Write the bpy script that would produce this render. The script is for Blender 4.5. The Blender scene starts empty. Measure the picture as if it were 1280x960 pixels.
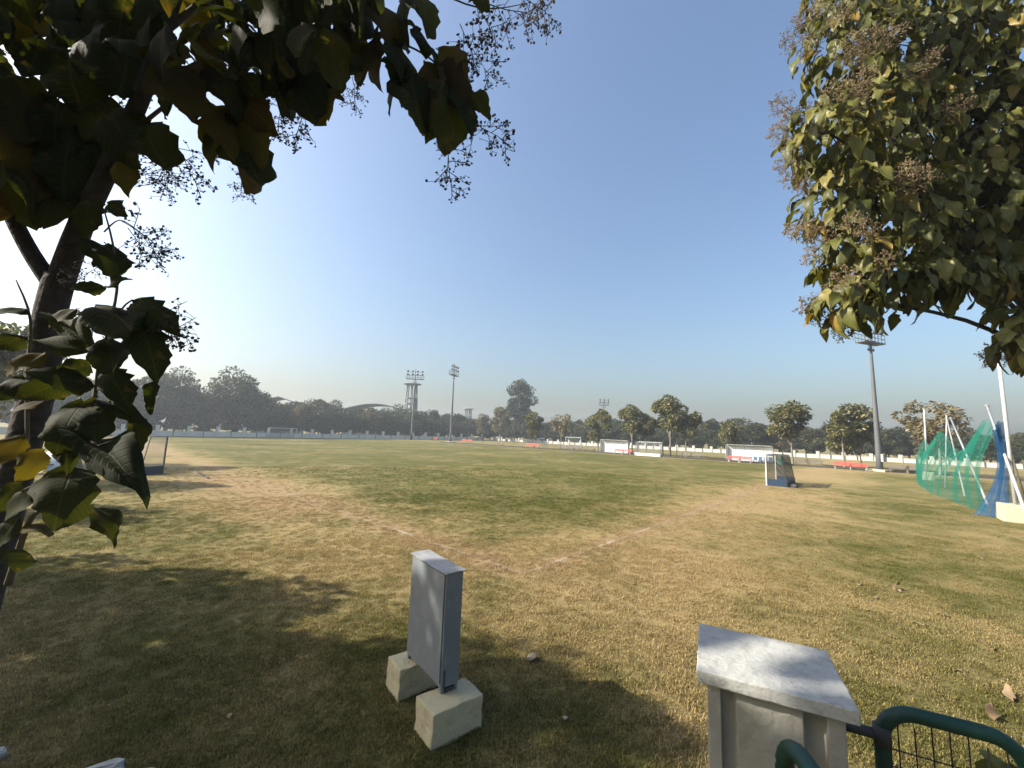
import bpy, math, random
import numpy as np
from mathutils import Vector, Matrix
R = math.radians
scene = bpy.context.scene
col = scene.collection

# ------------------------------------------------------------------ camera
CAM_H, FPX, PITCH, ROLL = 3.0, 500.0, R(7.0), R(2.0)
_F = Vector((0, math.cos(PITCH), math.sin(PITCH)))
_U0 = Vector((0, -math.sin(PITCH), math.cos(PITCH)))
_R0 = Vector((1, 0, 0))
_RT = _R0 * math.cos(ROLL) + _U0 * math.sin(ROLL)
_UP = _U0 * math.cos(ROLL) - _R0 * math.sin(ROLL)
cam = bpy.data.cameras.new('camera')
cam.sensor_width = 36.0
cam.lens = 36.0 * FPX / 1280.0
cam.clip_start, cam.clip_end = 0.05, 4000
cam_o = bpy.data.objects.new('camera', cam)
m = Matrix((( _RT.x, _UP.x, -_F.x, 0), (_RT.y, _UP.y, -_F.y, 0), (_RT.z, _UP.z, -_F.z, CAM_H), (0, 0, 0, 1)))
cam_o.matrix_world = m
col.objects.link(cam_o)
scene.camera = cam_o

# ------------------------------------------------------------------ sky, sun, exposure
SUN_EL = R(33.0)
SUN_AZ = R(-93.0)          # from +Y towards +X: the sun stands to the left
w = bpy.data.worlds.new('World'); scene.world = w; w.use_nodes = True
nt = w.node_tree
sky = nt.nodes.new('ShaderNodeTexSky')
sky.sky_type = 'NISHITA'; sky.sun_disc = False
sky.sun_elevation = SUN_EL; sky.sun_rotation = SUN_AZ
sky.altitude = 0; sky.air_density = 1.3; sky.dust_density = 5.0; sky.ozone_density = 4.2
nt.links.new(sky.outputs[0], nt.nodes['Background'].inputs[0])
nt.nodes['Background'].inputs[1].default_value = 0.10
sl = bpy.data.lights.new('sun', 'SUN'); sl.energy = 5.0; sl.angle = R(0.6); sl.color = (1.0, 0.93, 0.80)
so = bpy.data.objects.new('sun', sl); col.objects.link(so)
SUN_DIR = Vector((math.sin(SUN_AZ) * math.cos(SUN_EL), math.cos(SUN_AZ) * math.cos(SUN_EL), math.sin(SUN_EL)))
so.rotation_euler = SUN_DIR.to_track_quat('Z', 'Y').to_euler()
vs = scene.view_settings
vs.view_transform = 'Standard'; vs.look = 'None'; vs.exposure = 1.27; vs.gamma = 1.0; vs.use_curve_mapping = False
cy = scene.cycles
cy.use_denoising = True
cy.max_bounces = 6; cy.diffuse_bounces = 3; cy.transmission_bounces = 3; cy.transparent_max_bounces = 10; cy.volume_bounces = 1
cy.use_adaptive_sampling = True; cy.adaptive_threshold = 0.01

# ------------------------------------------------------------------ helpers
def ray(x, y):
    return _RT * (x - 640) + _UP * (480 - y) + _F * FPX
def at(x, y, Y):                      # world point on the line of sight at depth Y
    d = ray(x, y); return Vector((0, 0, CAM_H)) + d * (Y / d.y)
def gp(x, y, z=0.0):                  # world point at height z
    d = ray(x, y); return Vector((0, 0, CAM_H)) + d * ((z - CAM_H) / d.z)
def px(p):
    q = Vector(p) - Vector((0, 0, CAM_H)); z = q.dot(_F)
    if z <= 0.01: return (-9999, -9999)
    return (640 + q.dot(_RT) / z * FPX, 480 - q.dot(_UP) / z * FPX)
# field frame: O = corner of the pitch, E1 along the back line, E2 along the side line
E1 = Vector((math.sin(R(42.2)), math.cos(R(42.2)), 0)); E2 = Vector((-E1.y, E1.x, 0)); O = Vector((0.4, 9.07, 0))
def fld(a, b, z=0.0): return O + E1 * a + E2 * b + Vector((0, 0, z))
def b_for(a, x):                      # place along a line parallel to the side line
    lo, hi = -60.0, 400.0
    for _ in range(60):
        mid = (lo + hi) / 2
        p = fld(a, mid)
        if p.y > 1 and px(p)[0] < x: hi = mid
        elif p.y <= 1: lo = mid
        else: lo = mid
    return lo
def a_for(b, x):
    lo, hi = -60.0, 400.0
    for _ in range(60):
        mid = (lo + hi) / 2
        if px(fld(mid, b))[0] < x: lo = mid
        else: hi = mid
    return lo

def tag(o, label=None, cat=None, group=None, kind=None):
    if label: o['label'] = label
    if cat: o['category'] = cat
    if group: o['group'] = group
    if kind: o['kind'] = kind
    return o
def empty(name, loc, rz=0, label=None, cat=None, group=None):
    o = bpy.data.objects.new(name, None); o.empty_display_size = 0.2
    o.location = loc; o.rotation_euler = (0, 0, rz); col.objects.link(o)
    return tag(o, label, cat, group)
def link(name, me, mat=None, parent=None, loc=None):
    if mat and not me.materials: me.materials.append(mat)
    o = bpy.data.objects.new(name, me); col.objects.link(o)
    if parent: o.parent = parent
    if loc is not None: o.location = loc
    return o
class MB:
    def __init__(s): s.v = []; s.f = []
    def add(s, vs, fs):
        n = len(s.v); s.v += [tuple(v) for v in vs]; s.f += [tuple(i + n for i in f) for f in fs]; return s
    def box(s, c, d, rz=0, top=1.0, rot=None):
        c = Vector(c); hx, hy, hz = d[0] / 2, d[1] / 2, d[2] / 2
        M = rot if rot else Matrix.Rotation(rz, 3, 'Z')
        P = []
        for z, k in ((-hz, 1), (hz, top)):
            for x, y in ((-hx, -hy), (hx, -hy), (hx, hy), (-hx, hy)):
                P.append(c + M @ Vector((x * k, y * k, z)))
        return s.add(P, [(3, 2, 1, 0), (4, 5, 6, 7), (0, 1, 5, 4), (1, 2, 6, 5), (2, 3, 7, 6), (3, 0, 4, 7)])
    def bar(s, p, q, wdt, t=None):
        p, q = Vector(p), Vector(q); d = (q - p); L = d.length
        rot = d.to_track_quat('Z', 'Y').to_matrix()
        return s.box((p + q) / 2, (wdt, t or wdt, L), rot=rot)
    def tube(s, pts, rad, n=8, cap=True):
        pts = [Vector(p) for p in pts]
        if not hasattr(rad, '__len__'): rad = [rad] * len(pts)
        ref = Vector((0.13, 0.31, 0.94)).normalized()
        rings = []
        for i, p in enumerate(pts):
            t = (pts[min(i + 1, len(pts) - 1)] - pts[max(i - 1, 0)])
            t = t.normalized() if t.length > 1e-9 else Vector((0, 0, 1))
            if abs(t.dot(ref)) > 0.97: ref = Vector((1, 0.1, 0)).normalized()
            u = t.cross(ref).normalized(); v = t.cross(u)
            rings.append([p + (u * math.cos(2 * math.pi * k / n) + v * math.sin(2 * math.pi * k / n)) * rad[i] for k in range(n)])
        base = len(s.v)
        for r in rings: s.v += [tuple(q) for q in r]
        for i in range(len(pts) - 1):
            for k in range(n):
                a = base + i * n + k; b = base + i * n + (k + 1) % n
                s.f.append((a, b, b + n, a + n))
        if cap:
            s.f.append(tuple(base + k for k in reversed(range(n))))
            s.f.append(tuple(base + (len(pts) - 1) * n + k for k in range(n)))
        return s
    def mesh(s, name, smooth=False):
        me = bpy.data.meshes.new(name); me.from_pydata(s.v, [], s.f); me.update()
        if smooth: me.polygons.foreach_set('use_smooth', [True] * len(me.polygons))
        return me
    def build(s, name, mat, parent=None, loc=None, smooth=False, bevel=0.0):
        o = link(name, s.mesh(name, smooth), mat, parent, loc)
        if bevel:
            bm = o.modifiers.new('bevel', 'BEVEL'); bm.width = bevel; bm.segments = 2; bm.limit_method = 'ANGLE'
        return o
def np_mesh(name, V, F, smooth=False, uv=None):
    V = np.asarray(V, np.float32); F = np.asarray(F, np.int32); k = F.shape[1]
    me = bpy.data.meshes.new(name)
    me.vertices.add(len(V)); me.vertices.foreach_set('co', V.ravel())
    me.loops.add(F.size); me.loops.foreach_set('vertex_index', F.ravel())
    me.polygons.add(len(F)); me.polygons.foreach_set('loop_start', np.arange(0, F.size, k, dtype=np.int32))
    me.polygons.foreach_set('loop_total', np.full(len(F), k, np.int32))
    if uv is not None:
        l = me.uv_layers.new(name='UVMap'); l.data.foreach_set('uv', np.asarray(uv, np.float32)[F.ravel()].ravel())
    me.update(calc_edges=True); me.validate()
    if smooth: me.polygons.foreach_set('use_smooth', np.ones(len(F), bool))
    return me
def spline(pts, n=4):
    """Catmull-Rom through tuples"""
    P = [np.array(p, float) for p in pts]; out = []
    for i in range(len(P) - 1):
        p0, p1, p2, p3 = P[max(i - 1, 0)], P[i], P[i + 1], P[min(i + 2, len(P) - 1)]
        for k in range(n):
            t = k / n
            out.append(0.5 * ((2 * p1) + (-p0 + p2) * t + (2 * p0 - 5 * p1 + 4 * p2 - p3) * t * t + (-p0 + 3 * p1 - 3 * p2 + p3) * t ** 3))
    out.append(P[-1]); return out

# ------------------------------------------------------------------ materials
def nodes(name):
    mt = bpy.data.materials.new(name); mt.use_nodes = True; t = mt.node_tree
    return mt, t, t.nodes, t.links, t.nodes['Principled BSDF']
def surf(name, c1, c2=None, scale=6.0, rough=0.7, bump=0.0, bscale=40.0, metal=0.0, dirt=None, dscale=3.0, damt=0.5, spec=0.4):
    mt, t, N, L, B = nodes(name)
    B.inputs['Roughness'].default_value = rough; B.inputs['Metallic'].default_value = metal
    B.inputs['Specular IOR Level'].default_value = spec
    tc = N.new('ShaderNodeTexCoord')
    n1 = N.new('ShaderNodeTexNoise'); n1.inputs['Scale'].default_value = scale; n1.inputs['Detail'].default_value = 6; n1.inputs['Roughness'].default_value = 0.65
    L.new(tc.outputs['Object'], n1.inputs['Vector'])
    rp = N.new('ShaderNodeValToRGB'); rp.color_ramp.elements[0].position = 0.3; rp.color_ramp.elements[1].position = 0.7
    rp.color_ramp.elements[0].color = (*c1, 1); rp.color_ramp.elements[1].color = (*(c2 or c1), 1)
    L.new(n1.outputs['Fac'], rp.inputs['Fac'])
    out = rp.outputs['Color']
    if dirt:
        n2 = N.new('ShaderNodeTexNoise'); n2.inputs['Scale'].default_value = dscale; n2.inputs['Detail'].default_value = 9; n2.inputs['Roughness'].default_value = 0.75
        L.new(tc.outputs['Object'], n2.inputs['Vector'])
        r2 = N.new('ShaderNodeValToRGB'); r2.color_ramp.elements[0].position = 0.52; r2.color_ramp.elements[1].position = 0.68
        r2.color_ramp.elements[0].color = (0, 0, 0, 1); r2.color_ramp.elements[1].color = (damt, damt, damt, 1)
        L.new(n2.outputs['Fac'], r2.inputs['Fac'])
        mx = N.new('ShaderNodeMixRGB'); L.new(r2.outputs['Color'], mx.inputs['Fac']); L.new(out, mx.inputs['Color1']); mx.inputs['Color2'].default_value = (*dirt, 1)
        out = mx.outputs['Color']
    L.new(out, B.inputs['Base Color'])
    if bump:
        n3 = N.new('ShaderNodeTexNoise'); n3.inputs['Scale'].default_value = bscale; n3.inputs['Detail'].default_value = 5
        L.new(tc.outputs['Object'], n3.inputs['Vector'])
        bp = N.new('ShaderNodeBump'); bp.inputs['Strength'].default_value = bump; bp.inputs['Distance'].default_value = 0.02
        L.new(n3.outputs['Fac'], bp.inputs['Height']); L.new(bp.outputs['Normal'], B.inputs['Normal'])
    return mt
def leafmat(name, stops, trans=0.3, rough=0.5, veins=False, tint=(1.25, 1.3, 0.45), spec=0.35):
    """leaf: colour varies leaf by leaf (island and object), part of the light passes through"""
    mt, t, N, L, B = nodes(name)
    g = N.new('ShaderNodeNewGeometry'); oi = N.new('ShaderNodeObjectInfo')
    ad = N.new('ShaderNodeMath'); ad.operation = 'ADD'; L.new(g.outputs['Random Per Island'], ad.inputs[0]); L.new(oi.outputs['Random'], ad.inputs[1])
    fr = N.new('ShaderNodeMath'); fr.operation = 'FRACT'; L.new(ad.outputs[0], fr.inputs[0])
    rp = N.new('ShaderNodeValToRGB'); cr = rp.color_ramp
    while len(cr.elements) < len(stops): cr.elements.new(0.5)
    for e, (p, c) in zip(cr.elements, stops): e.position = p; e.color = (*c, 1)
    L.new(fr.outputs[0], rp.inputs['Fac']); out = rp.outputs['Color']
    tc = N.new('ShaderNodeTexCoord')
    if veins:
        sx = N.new('ShaderNodeSeparateXYZ'); L.new(tc.outputs['UV'], sx.inputs[0])
        ab = N.new('ShaderNodeMath'); ab.operation = 'ABSOLUTE'; L.new(sx.outputs[1], ab.inputs[0])
        ml = N.new('ShaderNodeMath'); ml.operation = 'MULTIPLY_ADD'; L.new(ab.outputs[0], ml.inputs[0]); ml.inputs[1].default_value = -0.28; L.new(sx.outputs[0], ml.inputs[2])
        sn = N.new('ShaderNodeMath'); sn.operation = 'MULTIPLY'; L.new(ml.outputs[0], sn.inputs[0]); sn.inputs[1].default_value = 75.0
        si = N.new('ShaderNodeMath'); si.operation = 'SINE'; L.new(sn.outputs[0], si.inputs[0])
        vr = N.new('ShaderNodeMapRange'); vr.inputs[1].default_value = 0.86; vr.inputs[2].default_value = 1.0; L.new(si.outputs[0], vr.inputs[0])
        mr = N.new('ShaderNodeMapRange'); mr.inputs[1].default_value = 0.05; mr.inputs[2].default_value = 0.02; L.new(ab.outputs[0], mr.inputs[0])
        mxm = N.new('ShaderNodeMath'); mxm.operation = 'MAXIMUM'; L.new(vr.outputs[0], mxm.inputs[0]); L.new(mr.outputs[0], mxm.inputs[1])
        mm = N.new('ShaderNodeMath'); mm.operation = 'MULTIPLY'; L.new(mxm.outputs[0], mm.inputs[0]); mm.inputs[1].default_value = 0.35
        mx = N.new('ShaderNodeMixRGB'); mx.blend_type = 'MIX'; L.new(mm.outputs[0], mx.inputs['Fac']); L.new(out, mx.inputs['Color1']); mx.inputs['Color2'].default_value = (0.07, 0.07, 0.025, 1)
        out = mx.outputs['Color']
        nz = N.new('ShaderNodeTexNoise'); nz.inputs['Scale'].default_value = 5; nz.inputs['Detail'].default_value = 6; L.new(tc.outputs['Object'], nz.inputs['Vector'])
        nr = N.new('ShaderNodeMapRange'); nr.inputs[1].default_value = 0.6; nr.inputs[2].default_value = 0.72; nr.inputs[4].default_value = 0.7; L.new(nz.outputs['Fac'], nr.inputs[0])
        mx2 = N.new('ShaderNodeMixRGB'); L.new(nr.outputs[0], mx2.inputs['Fac']); L.new(out, mx2.inputs['Color1']); mx2.inputs['Color2'].default_value = (0.09, 0.055, 0.02, 1)
        out = mx2.outputs['Color']
        bp = N.new('ShaderNodeBump'); bp.inputs['Strength'].default_value = 0.35; bp.inputs['Distance'].default_value = 0.02
        L.new(mxm.outputs[0], bp.inputs['Height']); L.new(bp.outputs['Normal'], B.inputs['Normal'])
    L.new(out, B.inputs['Base Color']); B.inputs['Roughness'].default_value = rough; B.inputs['Specular IOR Level'].default_value = spec
    tr = N.new('ShaderNodeBsdfTranslucent')
    tm = N.new('ShaderNodeMixRGB'); tm.blend_type = 'MULTIPLY'; tm.inputs['Fac'].default_value = 1; L.new(out, tm.inputs['Color1']); tm.inputs['Color2'].default_value = (*tint, 1)
    L.new(tm.outputs['Color'], tr.inputs['Color'])
    ms = N.new('ShaderNodeMixShader'); ms.inputs[0].default_value = trans
    L.new(B.outputs[0], ms.inputs[1]); L.new(tr.outputs[0], ms.inputs[2]); L.new(ms.outputs[0], N['Material Output'].inputs['Surface'])
    return mt
def netmat(name, c, cover, cell=0.05, trans=0.4):
    mt, t, N, L, B = nodes(name)
    tc = N.new('ShaderNodeTexCoord'); outs = []
    sx = N.new('ShaderNodeSeparateXYZ'); L.new(tc.outputs['UV'], sx.inputs[0])
    for i in (0, 1):
        mu = N.new('ShaderNodeMath'); mu.operation = 'MULTIPLY'; mu.inputs[1].default_value = 1 / cell; L.new(sx.outputs[i], mu.inputs[0])
        fr = N.new('ShaderNodeMath'); fr.operation = 'FRACT'; L.new(mu.outputs[0], fr.inputs[0])
        lt = N.new('ShaderNodeMath'); lt.operation = 'LESS_THAN'; lt.inputs[1].default_value = 1 - math.sqrt(1 - cover); L.new(fr.outputs[0], lt.inputs[0]); outs.append(lt)
    mxm = N.new('ShaderNodeMath'); mxm.operation = 'MAXIMUM'; L.new(outs[0].outputs[0], mxm.inputs[0]); L.new(outs[1].outputs[0], mxm.inputs[1])
    B.inputs['Base Color'].default_value = (*c, 1); B.inputs['Roughness'].default_value = 0.7
    tr = N.new('ShaderNodeBsdfTranslucent'); tr.inputs['Color'].default_value = (*c, 1)
    m1 = N.new('ShaderNodeMixShader'); m1.inputs[0].default_value = trans; L.new(B.outputs[0], m1.inputs[1]); L.new(tr.outputs[0], m1.inputs[2])
    tp = N.new('ShaderNodeBsdfTransparent')
    m2 = N.new('ShaderNodeMixShader'); L.new(mxm.outputs[0], m2.inputs[0]); L.new(tp.outputs[0], m2.inputs[1]); L.new(m1.outputs[0], m2.inputs[2])
    L.new(m2.outputs[0], N['Material Output'].inputs['Surface'])
    return mt

def turf_group():
    """colour of the turf as a function of the place on the field: green, straw, bare soil"""
    g = bpy.data.node_groups.new('turf_colour', 'ShaderNodeTree')
    g.interface.new_socket('Color', in_out='OUTPUT', socket_type='NodeSocketColor')
    g.interface.new_socket('Height', in_out='OUTPUT', socket_type='NodeSocketFloat')
    N, L = g.nodes, g.links
    out = N.new('NodeGroupOutput'); geo = N.new('ShaderNodeNewGeometry'); P = geo.outputs['Position']
    def noise(sc, det=5, ro=0.6, vec=P, dist=0):
        n = N.new('ShaderNodeTexNoise'); n.inputs['Scale'].default_value = sc; n.inputs['Detail'].default_value = det; n.inputs['Roughness'].default_value = ro
        n.inputs['Distortion'].default_value = dist
        L.new(vec, n.inputs['Vector']); return n.outputs['Fac']
    def mth(op, a, b=None, c=None, clamp=False):
        n = N.new('ShaderNodeMath'); n.operation = op; n.use_clamp = clamp
        for i, q in enumerate((a, b, c)):
            if q is None: continue
            if isinstance(q, (int, float)): n.inputs[i].default_value = q
            else: L.new(q, n.inputs[i])
        return n.outputs[0]
    def rng(v, a, b, c=0.0, d=1.0):
        n = N.new('ShaderNodeMapRange'); n.interpolation_type = 'SMOOTHSTEP'; L.new(v, n.inputs[0])
        for i, q in enumerate((a, b, c, d)): n.inputs[i + 1].default_value = q
        return n.outputs[0]
    def dot(vec, off):
        s = N.new('ShaderNodeVectorMath'); s.operation = 'SUBTRACT'; L.new(P, s.inputs[0]); s.inputs[1].default_value = off
        d = N.new('ShaderNodeVectorMath'); d.operation = 'DOT_PRODUCT'; L.new(s.outputs[0], d.inputs[0]); d.inputs[1].default_value = vec
        return d.outputs['Value']
    def mixc(f, a, b):
        n = N.new('ShaderNodeMixRGB')
        if isinstance(f, (int, float)): n.inputs[0].default_value = f
        else: L.new(f, n.inputs[0])
        for i, q in ((1, a), (2, b)):
            if isinstance(q, tuple): n.inputs[i].default_value = (*q, 1)
            else: L.new(q, n.inputs[i])
        return n.outputs[0]
    a = dot(tuple(E1), tuple(O)); b = dot(tuple(E2), tuple(O))
    wob = mth('MULTIPLY_ADD', noise(0.5, 4), 3.0, -1.5)
    aw = mth('ADD', a, wob); bw = mth('ADD', b, wob)
    big = noise(0.12, 4, 0.55); mid = noise(0.7, 6, 0.65, dist=0.4); fine = noise(9.0, 5, 0.7); vfine = noise(34.0, 5, 0.8)
    inside = mth('MULTIPLY', rng(aw, -0.5, 2.2), rng(bw, -0.5, 2.2))
    # straw amount
    s = mth('ADD', mth('MULTIPLY', big, 0.9), mth('MULTIPLY', mid, 1.0))
    s = mth('ADD', s, mth('MULTIPLY', fine, 0.55))
    s = mth('SUBTRACT', s, mth('MULTIPLY', inside, 0.12))
    bnd = mth('MULTIPLY', mth('MULTIPLY', rng(bw, -7.0, -2.0), rng(bw, 4.5, 0.0)), rng(aw, -4.0, 0.0))
    bndL = mth('MULTIPLY', mth('MULTIPLY', rng(aw, -6.0, -1.5), rng(aw, 4.5, 0.0)), rng(bw, -2.0, 2.0))
    s = mth('ADD', s, mth('MULTIPLY', mth('MAXIMUM', bnd, bndL), 0.24))
    s = mth('SUBTRACT', s, 0.10)
    straw = rng(s, 0.86, 1.52)
    c = mixc(straw, (0.078, 0.079, 0.018), (0.285, 0.215, 0.10))
    # bare worn bands along the two lines, and the trodden run outside the side line
    bandR = mth('MULTIPLY', rng(mth('ABSOLUTE', mth('ADD', b, mth('MULTIPLY', wob, 0.12))), 0.75, 0.1), rng(a, -1.0, 1.0))
    bandL = mth('MULTIPLY', rng(mth('ABSOLUTE', mth('ADD', a, mth('MULTIPLY', wob, 0.2))), 1.0, 0.1), rng(b, -1.0, 1.0))
    run = mth('MULTIPLY', mth('MULTIPLY', rng(aw, -4.5, -0.8), rng(aw, 1.6, 0.2)), mth('MULTIPLY', rng(b, 6.0, 11.0), rng(b, 28.0, 20.0)))
    out_r = mth('MULTIPLY', mth('MULTIPLY', rng(bw, -5.0, -1.0), rng(bw, 0.3, -0.6)), rng(a, -3.0, 3.0))
    bare = mth('MAXIMUM', mth('MAXIMUM', mth('MULTIPLY', bandR, 0.85), mth('MULTIPLY', bandL, 0.85)), mth('MAXIMUM', mth('MULTIPLY', run, 0.9), mth('MULTIPLY', out_r, 0.3)))
    bare = mth('MULTIPLY', bare, rng(mid, 0.3, 0.62, 0.55, 1.0))
    c = mixc(mth('MULTIPLY', bare, 0.8, clamp=True), c, (0.265, 0.180, 0.10))
    far = mth('MULTIPLY', rng(a, 54.0, 58.0), 0.35)
    c = mixc(far, c, (0.28, 0.22, 0.11))
    # thin chalk left along the lines is a separate sheet; fine tone of soil and blades here
    dk = rng(vfine, 0.30, 0.70, 0.52, 1.45)
    n = N.new('ShaderNodeMixRGB'); n.blend_type = 'MULTIPLY'; n.inputs[0].default_value = 1
    L.new(c, n.inputs[1]); L.new(dk, n.inputs[2]); c = n.outputs[0]
    L.new(c, out.inputs['Color'])
    L.new(mth('ADD', mth('MULTIPLY', vfine, 0.6), mth('MULTIPLY', fine, 0.6)), out.inputs['Height'])
    return g
TURF = turf_group()
def turf_mat(name, blades):
    mt, t, N, L, B = nodes(name)
    gn = N.new('ShaderNodeGroup'); gn.node_tree = TURF
    B.inputs['Roughness'].default_value = 0.9; B.inputs['Specular IOR Level'].default_value = 0.1
    if blades:
        g = N.new('ShaderNodeNewGeometry')
        mr = N.new('ShaderNodeMapRange'); L.new(g.outputs['Random Per Island'], mr.inputs[0]); mr.inputs[3].default_value = 0.5; mr.inputs[4].default_value = 2.0
        mx = N.new('ShaderNodeMixRGB'); mx.blend_type = 'MULTIPLY'; mx.inputs[0].default_value = 1
        L.new(gn.outputs[0], mx.inputs[1]); L.new(mr.outputs[0], mx.inputs[2]); L.new(mx.outputs[0], B.inputs['Base Color'])
        tr = N.new('ShaderNodeBsdfTranslucent'); L.new(mx.outputs[0], tr.inputs['Color'])
        ms = N.new('ShaderNodeMixShader'); ms.inputs[0].default_value = 0.35; L.new(B.outputs[0], ms.inputs[1]); L.new(tr.outputs[0], ms.inputs[2])
        L.new(ms.outputs[0], N['Material Output'].inputs['Surface'])
    else:
        L.new(gn.outputs[0], B.inputs['Base Color'])
        bp = N.new('ShaderNodeBump'); bp.inputs['Strength'].default_value = 0.9; bp.inputs['Distance'].default_value = 0.06
        L.new(gn.outputs[1], bp.inputs['Height']); L.new(bp.outputs['Normal'], B.inputs['Normal'])
    return mt
M_GROUND = turf_mat('turf_ground', False); M_BLADE = turf_mat('turf_blades', True)

def chalk_mat():
    mt, t, N, L, B = nodes('chalk')
    g = N.new('ShaderNodeNewGeometry')
    n1 = N.new('ShaderNodeTexNoise'); n1.inputs['Scale'].default_value = 1.1; n1.inputs['Detail'].default_value = 4; L.new(g.outputs['Position'], n1.inputs['Vector'])
    n2 = N.new('ShaderNodeTexNoise'); n2.inputs['Scale'].default_value = 28; n2.inputs['Detail'].default_value = 5; L.new(g.outputs['Position'], n2.inputs['Vector'])
    ad = N.new('ShaderNodeMath'); ad.operation = 'ADD'; L.new(n1.outputs['Fac'], ad.inputs[0]); L.new(n2.outputs['Fac'], ad.inputs[1])
    mr = N.new('ShaderNodeMapRange'); mr.inputs[1].default_value = 0.86; mr.inputs[2].default_value = 1.18; mr.inputs[4].default_value = 0.62; L.new(ad.outputs[0], mr.inputs[0])
    B.inputs['Base Color'].default_value = (0.48, 0.42, 0.33, 1); B.inputs['Roughness'].default_value = 0.95
    tp = N.new('ShaderNodeBsdfTransparent'); ms = N.new('ShaderNodeMixShader'); L.new(mr.outputs[0], ms.inputs[0]); L.new(tp.outputs[0], ms.inputs[1]); L.new(B.outputs[0], ms.inputs[2])
    L.new(ms.outputs[0], N['Material Output'].inputs['Surface']); return mt
M_CHALK = chalk_mat()
M_WHITEWALL = surf('whitewash', (0.36, 0.35, 0.32), (0.44, 0.43, 0.40), 1.5, 0.9, dirt=(0.30, 0.27, 0.22), dscale=0.8, damt=0.5)
M_WALLSHADE = surf('whitewash_shade_lift', (0.60, 0.57, 0.50), (0.70, 0.67, 0.60), 1.5, 0.9, dirt=(0.36, 0.34, 0.30), dscale=0.8, damt=0.5)  # same whitewash, lightened in colour for the wall facing away from the sun
M_CONC = surf('limewashed_concrete', (0.36, 0.32, 0.19), (0.46, 0.41, 0.27), 5, 0.9, bump=0.5, bscale=30, dirt=(0.26, 0.21, 0.13), dscale=5, damt=0.7)
M_CREAM = surf('cream_block', (0.33, 0.30, 0.21), (0.40, 0.37, 0.27), 4, 0.9, bump=0.3, dirt=(0.3, 0.26, 0.18), dscale=3)
M_STEEL = surf('grey_painted_steel', (0.135, 0.15, 0.162), (0.165, 0.18, 0.192), 3, 0.55, bump=0.05, bscale=12, dirt=(0.22, 0.23, 0.23), dscale=6, damt=0.5)
M_LID = surf('chipped_lid_paint', (0.27, 0.27, 0.265), (0.21, 0.215, 0.22), 7, 0.6, bump=0.2, dirt=(0.16, 0.10, 0.06), dscale=9, damt=0.75)
M_PILLAR = surf('cement_paint', (0.25, 0.24, 0.205), (0.31, 0.30, 0.26), 4, 0.9, bump=0.45, bscale=22, dirt=(0.38, 0.36, 0.31), dscale=5, damt=0.6)
M_CAP = surf('worn_white_cap', (0.33, 0.33, 0.31), (0.39, 0.385, 0.36), 12, 0.9, bump=0.2, bscale=60, dirt=(0.20, 0.19, 0.17), dscale=26, damt=0.8)
M_GREENPIPE = surf('green_enamel', (0.003, 0.029, 0.021), (0.005, 0.040, 0.030), 8, 0.5, bump=0.08, bscale=60, dirt=(0.03, 0.05, 0.04), dscale=9, damt=0.6)
M_WIRE = surf('dark_wire', (0.015, 0.016, 0.016), (0.03, 0.028, 0.024), 20, 0.6)
M_GALV = surf('galvanised', (0.24, 0.25, 0.26), (0.31, 0.32, 0.33), 3, 0.5, metal=0.2, dirt=(0.25, 0.2, 0.15), dscale=4)
M_PIPEWHITE = surf('pale_pole', (0.26, 0.27, 0.275), (0.34, 0.345, 0.345), 4, 0.5, dirt=(0.3, 0.25, 0.2), dscale=5)
M_WHITE = surf('white_paint', (0.52, 0.52, 0.52), (0.60, 0.60, 0.59), 5, 0.5, dirt=(0.4, 0.38, 0.34), dscale=3, damt=0.35)
M_NAVY = surf('navy_board', (0.006, 0.022, 0.05), (0.009, 0.03, 0.065), 4, 0.5)
M_RED = surf('red_bench_paint', (0.42, 0.05, 0.042), (0.50, 0.08, 0.065), 4, 0.5)
M_GREYB = surf('weathered_bench', (0.10, 0.085, 0.075), (0.15, 0.13, 0.115), 5, 0.8)
M_DARK = surf('dark_metal', (0.03, 0.03, 0.035), (0.05, 0.05, 0.05), 5, 0.6)
M_POLE = surf('flood_pole', (0.065, 0.07, 0.075), (0.085, 0.09, 0.096), 2, 0.65)
M_SHEET = surf('shelter_sheet', (0.46, 0.475, 0.48), (0.56, 0.57, 0.57), 1.2, 0.4, dirt=(0.45, 0.44, 0.40), dscale=1.2)
M_TOWER = surf('tower_concrete', (0.15, 0.17, 0.17), (0.20, 0.22, 0.22), 0.6, 0.9)
M_ROOF = surf('pale_roofing', (0.24, 0.25, 0.25), (0.32, 0.33, 0.33), 0.7, 0.7)
M_BIN = surf('green_bin', (0.01, 0.25, 0.16), (0.015, 0.30, 0.20), 3, 0.5)
M_DRAIN = surf('drain_soil', (0.035, 0.03, 0.022), (0.07, 0.06, 0.045), 2, 0.95)
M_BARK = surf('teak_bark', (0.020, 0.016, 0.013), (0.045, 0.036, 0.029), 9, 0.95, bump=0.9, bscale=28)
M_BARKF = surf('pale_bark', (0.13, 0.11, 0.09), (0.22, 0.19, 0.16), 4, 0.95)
M_TWIG = surf('twig', (0.06, 0.05, 0.03), (0.10, 0.08, 0.05), 12, 0.9)
M_STONE = surf('white_stone', (0.24, 0.235, 0.22), (0.38, 0.375, 0.36), 6, 0.9, bump=0.6, bscale=15, dirt=(0.18, 0.17, 0.15), dscale=5, damt=0.8)
M_TARP = surf('white_tarp', (0.5, 0.52, 0.56), (0.58, 0.60, 0.63), 3, 0.6)
M_NETG = netmat('green_netting', (0.006, 0.20, 0.135), 0.36, 0.05, 0.5)
M_NETB = netmat('blue_netting', (0.010, 0.10, 0.25), 0.5, 0.05, 0.5)
M_NETK = netmat('black_netting', (0.012, 0.012, 0.014), 0.58, 0.05, 0.2)
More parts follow.
